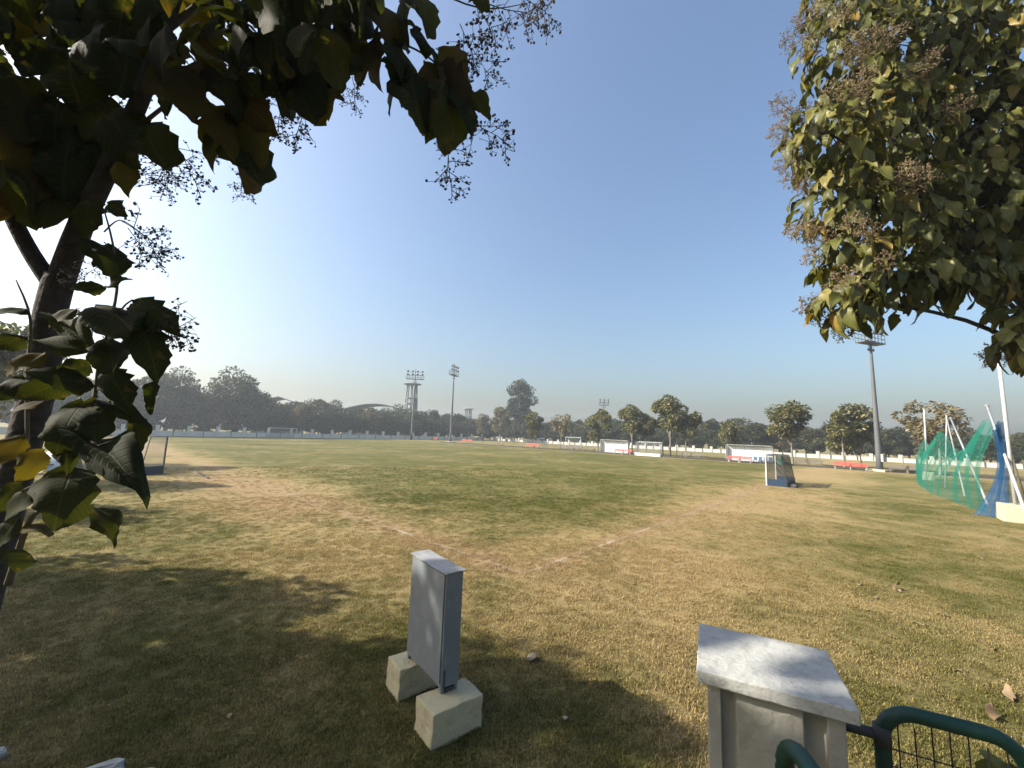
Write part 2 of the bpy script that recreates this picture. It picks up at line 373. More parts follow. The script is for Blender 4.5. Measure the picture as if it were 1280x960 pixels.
M_NETW = netmat('grey_netting', (0.16, 0.17, 0.18), 0.30, 0.06, 0.2)
TEAKL = leafmat('teak_leaf_shade', [(0.0, (0.016, 0.021, 0.006)), (0.60, (0.024, 0.029, 0.008)), (0.78, (0.040, 0.040, 0.009)), (0.90, (0.075, 0.055, 0.009)), (1.0, (0.04, 0.024, 0.009))], 0.42, 0.7, veins=True, tint=(1.3, 1.25, 0.3), spec=0.12)  # darker copy of the sun leaf: backlit shade put into the colour
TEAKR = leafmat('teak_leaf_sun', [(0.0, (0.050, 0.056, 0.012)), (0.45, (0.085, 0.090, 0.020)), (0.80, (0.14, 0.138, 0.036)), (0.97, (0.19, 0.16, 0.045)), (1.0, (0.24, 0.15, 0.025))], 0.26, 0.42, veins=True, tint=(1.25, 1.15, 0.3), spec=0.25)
M_YLEAF = leafmat('yellow_leaf', [(0.0, (0.30, 0.20, 0.015)), (1.0, (0.22, 0.17, 0.02))], 0.45, 0.6, veins=True)
M_SEEDL = surf('seed_dark', (0.030, 0.022, 0.018), (0.05, 0.038, 0.03), 8, 0.9)
M_SEEDR = surf('seed_brown', (0.12, 0.085, 0.045), (0.19, 0.14, 0.08), 8, 0.9)
FARL = [leafmat('far_leaf_dark', [(0, (0.024, 0.031, 0.011)), (0.6, (0.038, 0.046, 0.017)), (1, (0.064, 0.066, 0.026))], 0.2, 0.6),
        leafmat('far_leaf_olive', [(0, (0.036, 0.040, 0.013)), (0.6, (0.058, 0.060, 0.021)), (1, (0.095, 0.085, 0.034))], 0.2, 0.6),
        leafmat('far_leaf_brown', [(0, (0.075, 0.062, 0.028)), (0.6, (0.11, 0.09, 0.04)), (1, (0.17, 0.13, 0.065))], 0.2, 0.6)]
MIDL = leafmat('teak_row_leaf', [(0, (0.05, 0.055, 0.018)), (0.5, (0.085, 0.090, 0.032)), (0.8, (0.15, 0.145, 0.06)), (1, (0.24, 0.17, 0.06))], 0.25, 0.5)
MIDB = leafmat('teak_row_leaf_dry', [(0, (0.08, 0.065, 0.03)), (0.5, (0.14, 0.11, 0.055)), (1, (0.24, 0.19, 0.11))], 0.25, 0.6)
M_DRY = leafmat('dry_leaf', [(0, (0.12, 0.075, 0.04)), (0.6, (0.24, 0.17, 0.10)), (1, (0.48, 0.42, 0.33))], 0.15, 0.8)

# ------------------------------------------------------------------ ground
g = MB(); S = 460
NG = 24
for i in range(NG + 1):
    for j in range(NG + 1): g.v.append((-S + 2 * S * i / NG, -S + 120 + 2 * S * j / NG, 0))
for i in range(NG):
    for j in range(NG):
        k = i * (NG + 1) + j; g.f.append((k, k + NG + 1, k + NG + 2, k + 1))
tag(g.build('ground', M_GROUND), kind='structure')
def strip(name, a0, b0, a1, b1, wd, z, mat, n=40):
    mb = MB(); p, q = fld(a0, b0, z), fld(a1, b1, z); d = (q - p).normalized(); nrm = Vector((-d.y, d.x, 0)) * wd / 2
    for i in range(n + 1):
        c = p.lerp(q, i / n); mb.v += [tuple(c - nrm), tuple(c + nrm)]
    for i in range(n): mb.f.append((2 * i, 2 * i + 1, 2 * i + 3, 2 * i + 2))
    return tag(mb.build(name, mat), kind='structure')
strip('chalk_line', -0.04, 0, 55, 0, 0.09, 0.006, M_CHALK)
strip('chalk_line', 0, 0.06, 0, 91, 0.09, 0.006, M_CHALK)
strip('drain_channel', 58.2, -70, 58.2, 78, 0.6, 0.006, M_DRAIN)
kb = MB(); c_ = fld(58.62, 4, .11); kb.box(c_, (148, .22, .24), math.atan2(E2.y, E2.x)); tag(kb.build('drain_kerb', M_DRAIN), kind='structure')

# short mown turf: clumps of blades over the near lawn, too many to count
def grass():
    rnd = np.random.default_rng(5)
    V, F = [], []
    for k in range(46):
        r = 0.085 * math.sqrt(rnd.random()); t = rnd.random() * 6.283; x, y = r * math.cos(t), r * math.sin(t)
        h = rnd.uniform(0.012, 0.030); az = rnd.random() * 6.283; le = rnd.uniform(0.3, 1.3) * h; wd = rnd.uniform(0.0018, 0.0032)
        dx, dy = math.cos(az), math.sin(az); n = len(V)
        V += [(x - dy * wd, y + dx * wd, -0.003), (x + dy * wd, y - dx * wd, -0.003),
              (x + dx * le * .4 + dy * wd * .8, y + dy * le * .4 - dx * wd * .8, h * .65), (x + dx * le * .4 - dy * wd * .8, y + dy * le * .4 + dx * wd * .8, h * .65),
              (x + dx * le, y + dy * le, h)]
        F += [(n, n + 1, n + 2), (n, n + 2, n + 3), (n + 3, n + 2, n + 4)]
    cl = bpy.data.objects.new('grass_clump', np_mesh('grass_clump', V, F)); cl.data.materials.append(M_BLADE)
    pts = []
    for r0, r1, dens in ((3.2, 7, 190), (7, 12, 110), (12, 20, 48), (20, 34, 16)):
        n = int(dens * math.radians(112) / 2 * (r1 * r1 - r0 * r0))
        rr = np.sqrt(rnd.uniform(r0 * r0, r1 * r1, n)); aa = rnd.uniform(-math.radians(56), math.radians(56), n)
        pts.append(np.stack([rr * np.sin(aa), rr * np.cos(aa), np.zeros(n)], 1))
    pts = np.concatenate(pts)
    me = bpy.data.meshes.new('grass'); me.vertices.add(len(pts)); me.vertices.foreach_set('co', pts.astype(np.float32).ravel()); me.update()
    o = link('grass', me, M_BLADE); tag(o, 'short dry mown grass covering the near lawn', 'grass', kind='stuff')
    ng = bpy.data.node_groups.new('grass_nodes', 'GeometryNodeTree')
    ng.interface.new_socket('Geometry', in_out='INPUT', socket_type='NodeSocketGeometry'); ng.interface.new_socket('Geometry', in_out='OUTPUT', socket_type='NodeSocketGeometry')
    N, L = ng.nodes, ng.links
    gi, go = N.new('NodeGroupInput'), N.new('NodeGroupOutput')
    oi = N.new('GeometryNodeObjectInfo'); oi.inputs['Object'].default_value = cl; oi.inputs['As Instance'].default_value = True
    ip = N.new('GeometryNodeInstanceOnPoints')
    rv = N.new('FunctionNodeRandomValue'); rv.data_type = 'FLOAT_VECTOR'; rv.inputs[0].default_value = (-0.12, -0.12, 0); rv.inputs[1].default_value = (0.12, 0.12, 6.283)
    rs = N.new('FunctionNodeRandomValue'); rs.data_type = 'FLOAT'; rs.inputs[2].default_value = 0.7; rs.inputs[3].default_value = 1.5
    L.new(gi.outputs[0], ip.inputs['Points']); L.new(oi.outputs['Geometry'], ip.inputs['Instance'])
    L.new(rv.outputs[0], ip.inputs['Rotation']); L.new(rs.outputs[1], ip.inputs['Scale']); L.new(ip.outputs[0], go.inputs[0])
    md = o.modifiers.new('scatter', 'NODES'); md.node_group = ng
grass()

# ------------------------------------------------------------------ leaves, seed clusters
def leaf_mesh(name, W=0.56, fold=0.25, droop=0.25, wave=0.05, seed=0, nu=14, nv=6, petiole=0.10, mat=None):
    r = np.random.default_rng(seed); V, UV, F = [], [], []
    ph, ph2 = r.uniform(0, 6.28, 2); ragged = np.clip(r.normal(0, 0.12, (nu + 1, 2)), -.3, .2); tw = r.uniform(-0.5, 0.5); bend = r.uniform(-0.15, 0.15)
    for i in range(nu + 1):
        t = i / nu; hw = W / 2 * (max(math.sin(math.pi * t ** 0.9), 0.0) ** 0.62) * (1.0 - 0.15 * t ** 3) if 0 < i < nu else W * .03
        for j in range(nv + 1):
            s = j / nv * 2 - 1; e = hw * (1 + (ragged[i, 0 if s < 0 else 1] if abs(s) > 0.9 and 0 < i < nu else 0))
            y = s * e; zf = fold * abs(y) * (1 - 0.5 * abs(s)) - 0.35 * abs(s) ** 3 * e * (0.6 + r.uniform(0, .1))
            z = petiole * 0.15 - droop * t * t + zf + wave * math.sin(7 * t + ph + s * 2.1) * abs(s) + tw * y * t
            V.append((petiole + t * (1 - petiole) * (1 - 0.18 * droop), y + bend * t * t, z)); UV.append((t, s * hw / (W / 2)))
    for i in range(nu):
        for j in range(nv):
            a = i * (nv + 1) + j; F.append((a, a + 1, a + nv + 2, a + nv + 1))
    n = len(V); pw = 0.010
    V += [(0, -pw, 0), (0, pw, 0), (petiole + .02, pw * .7, petiole * .15), (petiole + .02, -pw * .7, petiole * .15),
          (0, 0, -2 * pw), (petiole + .02, 0, petiole * .15 - pw * 1.5)]
    UV += [(0, 0)] * 6; F += [(n, n + 1, n + 2, n + 3), (n + 1, n + 4, n + 5, n + 2), (n + 4, n, n + 3, n + 5)]
    me = np_mesh(name, V, F, smooth=True, uv=UV)
    if mat: me.materials.append(mat)
    return me, np.array(V), np.array(F), np.array(UV)
def frame(d, up, roll=0.0):
    x = Vector(d).normalized(); z = Vector(up) - x * Vector(up).dot(x)
    if z.length < 1e-4: z = Vector((0.3, 1, 0.1)) - x * Vector((0.3, 1, 0.1)).dot(x)
    z.normalize(); y = z.cross(x)
    M = Matrix((x, y, z)).transposed()
    return M @ Matrix.Rotation(roll, 3, 'X')
def panicle_mesh(name, seed, nb=9, sub=7, br=0.026, spread=0.6):
    r = random.Random(seed); mb = MB()
    def berry(p, q):
        p = Vector(p); a, b, c = q * r.uniform(.8, 1.2), q * r.uniform(.8, 1.2), q * r.uniform(.9, 1.4)
        mb.add([p + Vector((a, 0, 0)), p + Vector((-a, 0, 0)), p + Vector((0, b, 0)), p + Vector((0, -b, 0)), p + Vector((0, 0, c)), p + Vector((0, 0, -c))],
               [(0, 2, 4), (2, 1, 4), (1, 3, 4), (3, 0, 4), (2, 0, 5), (1, 2, 5), (3, 1, 5), (0, 3, 5)])
    axis = [Vector((0, 0, 0)), Vector((0.35, 0.02, -0.03)), Vector((0.7, -0.02, -0.10)), Vector((1, 0, -0.2))]
    mb.tube(axis, [0.010, 0.008, 0.006, 0.004], 4, False)
    for k in range(nb):
        t = 0.18 + 0.8 * k / nb; i = min(int(t * 3), 2); p = axis[i].lerp(axis[i + 1], t * 3 - i)
        az = k * 2.4 + r.uniform(-.4, .4); ln = spread * (1.05 - 0.65 * t) * r.uniform(.75, 1.2)
        d = Vector((0.55, math.cos(az), math.sin(az))).normalized(); q = p + d * ln + Vector((0, 0, -0.08 * ln))
        mb.tube([p, p.lerp(q, .5) + Vector((0, 0, .03 * ln)), q], [.008, .006, .005], 3, False)
        for s in range(sub):
            u = 0.3 + 0.7 * s / sub; o = p.lerp(q, u); d2 = (d * 0.5 + Vector((r.uniform(-1, 1), r.uniform(-1, 1), r.uniform(-1, .7)))).normalized()
            e = o + d2 * 0.14 * r.uniform(.5, 1.2); mb.tube([o, e], [.005, .004], 3, False)
            for _ in range(2):
                e2 = e + Vector((r.uniform(-1, 1), r.uniform(-1, 1), r.uniform(-1, .6))) * 0.055
                mb.tube([e, e2], [.004, .003], 3, False)
                if r.random() < 0.75: berry(e2, br * r.uniform(.6, 1.3))
    return mb.mesh(name)

def leaves_np(items, variants):
    """items: (variant, pos, 3x3, scale); returns merged arrays"""
    Vs, Fs, Us, n = [], [], [], 0
    for k, p, M, s in items:
        _, V, F, U = variants[k]; m3 = np.array(M); Vs.append(V @ m3.T * s + np.array(p)); Fs.append(F + n); Us.append(U); n += len(V)
    return np.concatenate(Vs), np.concatenate(Fs), np.concatenate(Us)

# ------------------------------------------------------------------ the two near teak trees
def tube_poly(mb, pts, n=8, sub=4, close=True):
    S = spline(pts, sub); mb.tube([p[:3] for p in S], [max(p[3], .0015) for p in S], n, close)
def place_leaf(tree, base_loc, meshes, k, pos, M, s, name='leaf', mat=None):
    o = bpy.data.objects.new(name, meshes[k][0]); col.objects.link(o); o.parent = tree
    X = M.to_4x4() @ Matrix.Scale(s, 4); X.translation = Vector(pos) - base_loc
    o.matrix_local = X
    return o

def left_tree():
    rnd = random.Random(11)
    up_, lo_ = at(52, 470, 2.75), at(14, 610, 2.72); base = lo_ + (lo_ - up_) * (lo_.z / (up_.z - lo_.z)); base.z = 0
    tree = empty('teak_tree', base, 0, 'large-leaved teak tree with dark forked trunk rising beside the shaded lawn', 'tree')
    def L(pts): return [tuple(at(x, y, Y) - base) + (r,) for x, y, Y, r in pts]
    mb = MB()
    trunk = [(0, 0, -0.05, .15), (0.03, 0, 0.3, .115)] + [tuple(base.lerp(lo_, .5) - base) + (.098,)] + L([(14, 610, 2.72, .09), (52, 470, 2.75, .085), (60, 405, 2.75, .084), (75, 345, 2.75, .082)])
    tube_poly(mb, trunk, 12)
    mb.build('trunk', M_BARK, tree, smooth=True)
    limbs = [
        [(72, 362, 2.75, .078), (100, 285, 2.75, .068), (138, 205, 2.7, .060), (178, 118, 2.65, .052), (205, 40, 2.6, .045), (235, -60, 2.5, .035), (260, -180, 2.4, .015)],
        [(86, 320, 2.76, .05), (103, 240, 2.8, .042), (111, 150, 2.85, .036), (118, 60, 2.9, .028), (130, -60, 2.9, .012)],
        [(70, 362, 2.75, .056), (40, 318, 2.7, .050), (14, 268, 2.65, .045), (-30, 170, 2.6, .035), (-70, 50, 2.5, .015)]]
    for l in limbs:
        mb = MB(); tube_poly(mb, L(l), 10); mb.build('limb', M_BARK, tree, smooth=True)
    twigs = [
        [(178, 118, 2.65, .02), (260, 72, 2.8, .016), (340, 42, 2.9, .014), (420, 38, 3.0, .012), (490, 50, 3.05, .010), (540, 75, 3.1, .008), (562, 110, 3.1, .005), (575, 145, 3.1, .003)],
        [(205, 40, 2.6, .025), (300, -25, 2.7, .018), (420, -45, 2.9, .013), (520, -20, 3.0, .010), (600, 10, 3.05, .006), (660, 4, 3.1, .003)],
        [(150, 180, 2.68, .016), (225, 122, 2.75, .012), (278, 140, 2.8, .008), (298, 185, 2.8, .004)],
        [(10, 730, 2.62, .020), (35, 655, 2.5, .015), (54, 633, 2.48, .013), (87, 582, 2.45, .012), (113, 528, 2.42, .011), (124, 455, 2.42, .010), (138, 405, 2.45, .009), (147, 350, 2.5, .007), (140, 300, 2.55, .006), (130, 262, 2.6, .004)],
        [(138, 405, 2.45, .006), (165, 375, 2.5, .005), (195, 385, 2.52, .003)],
        [(130, 290, 2.6, .005), (150, 275, 2.62, .004), (175, 290, 2.65, .002)],
        [(35, 600, 2.72, .012), (34, 480, 2.62, .010), (38, 400, 2.6, .008), (20, 350, 2.6, .004)],
        [(112, 150, 2.85, .012), (170, 150, 2.85, .008), (215, 200, 2.9, .004)],
        [(340, 42, 2.9, .010), (372, 85, 2.95, .006), (392, 130, 2.95, .003)],
        [(420, 38, 3.0, .008), (468, 50, 3.0, .004)], [(490, 50, 3.05, .007), (512, 90, 3.05, .003)], [(540, 75, 3.1, .006), (590, 115, 3.1, .003), (612, 150, 3.12, .002)]]
    mb = MB()
    for l in twigs: tube_poly(mb, L(l), 6, 4)
    mb.build('twigs', M_TWIG, tree, smooth=True)
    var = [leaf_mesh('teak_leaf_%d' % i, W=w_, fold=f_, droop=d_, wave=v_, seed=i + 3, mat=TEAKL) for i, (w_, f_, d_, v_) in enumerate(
        [(.56, .25, .15, .05), (.60, .35, .35, .06), (.50, .15, .5, .05), (.42, .9, .3, .08), (.62, .2, .25, .07), (.34, 1.3, .45, .09)])]
    # the leaves that show singly: base px, tip px, width/length class, depth at base and tip
    sig = [(137, 360, 86, 362, 1, 2.48, 2.35), (112, 384, 178, 414, 0, 2.45, 2.3), (168, 398, 200, 478, 2, 2.45, 2.4), (163, 380, 228, 418, 2, 2.5, 2.45),
           (130, 302, 155, 347, 0, 2.55, 2.5), (134, 316, 116, 334, 3, 2.55, 2.5), (38, 386, -14, 398, 0, 2.6, 2.4), (74, 402, 120, 440, 5, 2.6, 2.45),
           (122, 444, 42, 424, 1, 2.42, 2.3), (127, 484, 30, 470, 0, 2.42, 2.15), (112, 498, 62, 570, 4, 2.42, 2.2), (132, 462, 166, 512, 2, 2.42, 2.35),
           (122, 495, 113, 553, 4, 2.42, 2.3), (130, 502, 186, 530, 5, 2.42, 2.4), (168, 516, 174, 566, 3, 2.42, 2.4), (98, 556, 188, 620, 5, 2.45, 2.2), (84, 548, 82, 594, 3, 2.45, 2.35),
           (96, 578, 58, 664, 4, 2.46, 2.2), (112, 630, 142, 685, 3, 2.46, 2.42), (35, 655, 58, 672, 4, 2.5, 2.45), (48, 702, -18, 698, 1, 2.5, 2.3), (196, 474, 189, 518, 5, 2.42, 2.42),
           (38, 420, -20, 440, 0, 2.6, 2.4), (118, 455, 60, 470, 4, 2.45, 2.25), (95, 470, 20, 500, 1, 2.5, 2.3), (60, 500, 10, 520, 0, 2.55, 2.4), (110, 540, 140, 500, 1, 2.45, 2.4), (58, 560, 15, 600, 4, 2.55, 2.4), (100, 385, 60, 410, 1, 2.55, 2.45), (128, 420, 150, 465, 0, 2.45, 2.35), (50, 600, 10, 655, 0, 2.55, 2.45), (135, 360, 165, 350, 3, 2.5, 2.45), (30, 640, -5, 690, 1, 2.55, 2.5), (36, 470, -10, 500, 4, 2.6, 2.45), (34, 540, -10, 585, 0, 2.6, 2.5), (30, 600, -12, 640, 4, 2.6, 2.5), (60, 440, 8, 470, 1, 2.55, 2.4),
           (178, 150, 203, 214, 4, 2.68, 2.6), (160, 192, 163, 246, 2, 2.7, 2.65), (134, 256, 158, 268, 1, 2.6, 2.55), (30, 195, 33, 276, 4, 2.6, 2.5), (60, 205, 66, 290, 0, 2.7, 2.6),
           (120, 245, 108, 300, 2, 2.65, 2.6), (95, 300, 128, 325, 1, 2.65, 2.6), (5, 220, -15, 290, 0, 2.6, 2.5), (140, 140, 172, 205, 1, 2.7, 2.6), (120, 160, 105, 225, 4, 2.8, 2.7),
           (205, 80, 235, 150, 4, 2.6, 2.5), (230, 90, 215, 145, 0, 2.7, 2.6), (140, 118, 118, 180, 0, 2.8, 2.7), (75, 120, 60, 200, 4, 2.7, 2.6), (40, 90, 20, 190, 0, 2.6, 2.5), (10, 100, 0, 200, 1, 2.6, 2.5),
           (90, 70, 100, 150, 4, 2.8, 2.7), (150, 40, 160, 130, 0, 2.7, 2.6), (100, 160, 70, 250, 4, 2.75, 2.6), (20, 150, 45, 250, 1, 2.65, 2.55),
           # brown-yellow cluster hanging left of the gap
           (285, 128, 262, 190, 1, 2.8, 2.75), (290, 140, 300, 238, 4, 2.8, 2.7), (292, 150, 340, 205, 0, 2.8, 2.72), (288, 140, 268, 215, 2, 2.8, 2.75), (300, 130, 345, 165, 1, 2.82, 2.75), (295, 165, 320, 232, 4, 2.8, 2.7),
           (270, 90, 290, 150, 4, 2.75, 2.65), (250, 80, 245, 150, 1, 2.75, 2.65), (310, 60, 300, 130, 0, 2.85, 2.75), (330, 50, 345, 140, 4, 2.9, 2.8), (320, 90, 310, 150, 2, 2.85, 2.8),
           # clusters towards the gap
           (372, 70, 345, 128, 0, 2.95, 2.85), (375, 75, 388, 158, 4, 2.95, 2.85), (380, 80, 418, 150, 0, 2.95, 2.88), (392, 105, 430, 128, 3, 2.95, 2.9), (360, 45, 352, 110, 1, 2.9, 2.8),
           (400, 35, 400, 110, 4, 3.0, 2.9), (420, 38, 440, 100, 0, 3.0, 2.9), (440, 30, 430, 90, 1, 3.0, 2.9), (470, 45, 456, 108, 0, 3.0, 2.95), (478, 40, 478, 112, 2, 3.02, 2.95),
           (500, 55, 498, 128, 4, 3.05, 2.95), (510, 80, 490, 140, 0, 3.05, 3.0), (512, 85, 520, 165, 4, 3.05, 2.95), (530, 75, 545, 160, 0, 3.08, 3.0), (545, 80, 575, 140, 4, 3.1, 3.0), (555, 95, 560, 190, 1, 3.1, 3.05),
           (560, 105, 592, 170, 2, 3.1, 3.05), (520, 40, 545, 100, 4, 3.05, 2.95), (545, 60, 590, 110, 0, 3.1, 3.0), (505, 30, 535, 70, 1, 3.05, 2.95), (590, 112, 612, 152, 3, 3.1, 3.1), (540, 110, 535, 180, 2, 3.1, 3.05),
           (585, -8, 612, 12, 1, 3.05, 3.0), (470, 0, 480, 60, 4, 3.0, 2.9), (500, 0, 515, 55, 0, 3.0, 2.95), (440, -10, 450, 50, 1, 2.95, 2.85), (525, -10, 530, 45, 4, 3.0, 2.95), (480, 70, 505, 110, 1, 3.02, 2.96)]
    cnt = 0
    for bx, by, tx, ty, k, y0, y1 in sig:
        p, q = at(bx, by, y0), at(tx, ty, y1); d = q - p
        tl = var[k][1][14 * 7 + 3]; Ls = d.length / math.hypot(tl[0], tl[2])
        toward = (Vector((0, 0, CAM_H)) - p).normalized()
        M = frame(d, toward + Vector((rnd.uniform(-.7, .7), rnd.uniform(-.4, .4), 0.55)))
        place_leaf(tree, base, var, k, p, M @ Matrix.Rotation(math.atan2(tl[2], tl[0]), 3, 'Y'), Ls)
        cnt += 1
    # the dense head of the crown above the camera: leaves round the limbs
    for _ in range(205):
        x = rnd.uniform(-70, 440); ymax = 118 if x < 260 else 118 - (x - 260) * 0.36
        y = rnd.uniform(-90, ymax - 40); Y = rnd.uniform(2.3, 3.3)
        p = at(x, y, Y); d = Vector((rnd.uniform(-.8, .8), rnd.uniform(-.6, .6), rnd.uniform(-1.1, -.15)))
        M = frame(d, Vector((rnd.uniform(-.5, .5), rnd.uniform(-.9, .3), 1)))
        place_leaf(tree, base, var, rnd.choice((0, 0, 1, 1, 2, 4, 4)), p, M, rnd.uniform(.30, .45)); cnt += 1
    # the rest of the crown, above and to the left of the view
    items = []
    for _ in range(760):
        c = Vector((base.x + 0.2, 1.6, 6.6)); v = Vector((rnd.gauss(0, 1), rnd.gauss(0, 1), rnd.gauss(0, 1))).normalized() * rnd.uniform(.55, 1) ** .5
        p = c + Vector((v.x * 2.3, v.y * 1.9, v.z * 2.1))
        q = px(p)
        if p.y > 0.3 and -40 < q[0] < 1300 and -30 < q[1] < 980: continue
        if p.y > 3.0: continue
        d = Vector((v.x, v.y, rnd.uniform(-1.2, 0))); M = frame(d, Vector((rnd.uniform(-.5, .5), rnd.uniform(-.5, .5), 1)))
        items.append((rnd.choice((0, 1, 2, 4)), tuple(p - base), M, rnd.uniform(.30, .45)))
    V, F, U = leaves_np(items, var)
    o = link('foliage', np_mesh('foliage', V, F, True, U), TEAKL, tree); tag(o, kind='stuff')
    pan = [panicle_mesh('panicle_l%d' % i, i + 40) for i in range(3)]
    for i, (x, y, tx, ty, Y, s) in enumerate([(215, 175, 250, 232, 2.9, .36), (200, 190, 225, 240, 2.85, .32), (380, 125, 380, 180, 2.95, .34), (350, 120, 350, 170, 2.95, .28), (440, 95, 450, 130, 3.0, .24),
                            (555, 170, 565, 228, 3.1, .40), (585, 145, 635, 185, 3.12, .42), (590, 60, 610, 105, 3.1, .34), (575, 30, 600, 75, 3.05, .40), (610, 5, 660, 15, 3.1, .42), (640, -10, 688, 8, 3.12, .40), (590, 0, 625, 40, 3.06, .40),
                            (150, 275, 200, 298, 2.64, .34), (160, 285, 175, 312, 2.64, .28), (180, 385, 226, 405, 2.5, .34), (150, 385, 190, 412, 2.48, .30), (300, 205, 305, 243, 2.8, .22), (130, 330, 100, 350, 2.5, .2), (25, 150, 20, 190, 2.7, .35), (130, 150, 150, 128, 2.8, .28), (345, 60, 350, 100, 2.9, .3), (355, -5, 340, 40, 2.9, .3), (215, 190, 205, 215, 2.9, .3)]):
        p, q = at(x, y, Y), at(tx, ty, Y); d = q - p
        o = link('seed_cluster', pan[i % 3], M_SEEDL, tree)
        X = frame(d, (rnd.uniform(-1, 1), rnd.uniform(-1, 1), 1)).to_4x4() @ Matrix.Scale(s * 1.15, 4); X.translation = p - base; o.matrix_local = X
left_tree()

def right_tree():
    rnd = random.Random(23)
    base = Vector((9.6, 6.6, 0))
    tree = empty('teak_tree', base, 0, 'sunlit teak tree with brown seed clusters spreading over the practice net', 'tree')
    clumps = [(1065, 55, 6.0, .80), (1150, 60, 6.2, 1.0), (1250, 50, 6.0, 1.1), (1035, 165, 5.7, .62), (1100, 160, 6.0, .85), (1200, 170, 6.2, 1.1), (1290, 160, 6.0, 1.1), (1050, 250, 5.8, .55),
              (1125, 265, 6.0, .75), (1215, 265, 6.2, .9), (1310, 255, 6.0, .95), (1065, 325, 5.7, .46), (1055, 372, 5.5, .36), (1110, 355, 5.8, .42), (1160, 340, 5.9, .38), (1200, 345, 5.9, .34), (1245, 340, 6.0, .36), (1290, 385, 5.8, .36), (1272, 425, 5.6, .20),
              (1090, -40, 6.3, 1.0), (1200, -60, 6.4, 1.2), (1320, -60, 6.4, 1.3), (1420, 60, 6.6, 1.4), (1420, 220, 6.6, 1.3), (1150, 150, 7.2, 1.2), (1260, 230, 7.2, 1.2), (1500, 150, 7.2, 1.6)]
    C = [(at(x, y, Y), r) for x, y, Y, r in clumps]
    mb = MB()
    top = Vector((9.3, 6.6, 5.2))
    tube_poly(mb, [(0, 0, -0.05, .22), (0, 0, .4, .17), (-.05, .05, 2.5, .15), (-.2, 0, 4.2, .13), tuple(top - base) + (.11,)], 12)
    mb.build('trunk', M_BARK, tree, smooth=True)
    for i in range(len(C)):
        c, r = C[i]; s = top.lerp(c, .0) if i % 2 else Vector((9.4, 6.6, 4.4))
        mid = s.lerp(c, .5) + Vector((0, 0, .25 + .1 * (i % 3))); mb = MB()
        tube_poly(mb, [tuple(s - base) + (.05,), tuple(mid - base) + (.032,), tuple(c - base) + (.014,)], 6)
        for k in range(5):
            v = Vector((rnd.gauss(0, 1), rnd.gauss(0, 1), rnd.gauss(0, 1))).normalized() * r * .85
            tube_poly(mb, [tuple(c - base) + (.011,), tuple(c + v * .5 + Vector((0, 0, .08)) - base) + (.008,), tuple(c + v - base) + (.004,)], 5)
        mb.build('branch', M_BARK, tree, smooth=True)
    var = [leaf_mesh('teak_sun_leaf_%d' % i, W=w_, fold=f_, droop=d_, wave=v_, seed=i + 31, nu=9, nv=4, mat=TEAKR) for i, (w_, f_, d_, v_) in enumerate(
        [(.44, .7, .3, .07), (.46, .9, .5, .09), (.40, .5, .7, .07), (.38, 1.2, .45, .11), (.48, .6, .4, .10)])]
    items = []
    for ci, (c, r) in enumerate(C):
        n = int(265 * r ** 1.9 + 26)
        for _ in range(n):
            v = Vector((rnd.gauss(0, 1), rnd.gauss(0, 1), rnd.gauss(0, 1))).normalized()
            p = c + v * r * rnd.uniform(.35, 1.0) ** .6
            d = Vector((v.x, v.y, v.z * .4 - rnd.uniform(.2, 1.5))); M = frame(d, Vector((v.x * .8 + rnd.uniform(-.6, .6), v.y * .8 + rnd.uniform(-.6, .6), .8)))
            items.append((rnd.choice((0, 1, 1, 2, 3, 4)), p, M, rnd.uniform(.22, .42)))
    def seen(it):
        q = px(it[1]); inside = 900 < q[0] < 1285 and -10 < q[1] < 470
        return (not inside, (it[1] - Vector((0, 0, 3))).length)
    items.sort(key=seen)
    for k, p, M, s in items[:290]: place_leaf(tree, base, var, k, p, M, s)
    V, F, U = leaves_np([(k, tuple(p - base), M, s) for k, p, M, s in items[290:]], var)
    o = link('foliage', np_mesh('foliage', V, F, True, U), TEAKR, tree); tag(o, kind='stuff')
    pan = [panicle_mesh('panicle_r%d' % i, i + 70, nb=12, sub=9, br=.025, spread=.6) for i in range(3)]
    spots = [(1000, 20), (1020, 8), (985, 45), (1005, 55), (1040, 20), (975, 130), (985, 150), (1000, 140), (968, 165), (990, 175), (1010, 165), (975, 200), (985, 225), (1000, 235), (990, 280), (1005, 290), (1015, 320), (1020, 300), (1010, 378), (1022, 388), (1045, 405),
             (1060, 70), (1080, 55), (1070, 100), (1060, 115), (1050, 60), (1140, 90), (1150, 80), (1075, 290), (1060, 280), (1130, 225), (1120, 215), (1045, 350), (1250, 440), (1240, 438), (1030, 120), (1065, 130), (1100, 40), (1185, 130), (1090, 330)]
    for i, (x, y) in enumerate(spots):
        Y = 5.2 if x > 1028 and y < 400 else 5.75
        p = at(x + 8, y, Y); c = min(C, key=lambda q: (q[0] - p).length)[0]; d = (p - c).normalized() + Vector((0, 0, rnd.uniform(-.1, .6)))
        o = link('seed_cluster', pan[i % 3], M_SEEDR, tree)
        s = rnd.uniform(.34, .5); X = frame(d, (rnd.uniform(-1, 1), rnd.uniform(-1, 1), 1)).to_4x4() @ Matrix.Scale(s, 4); X.translation = p - d.normalized() * s * .6 - base; o.matrix_local = X
right_tree()

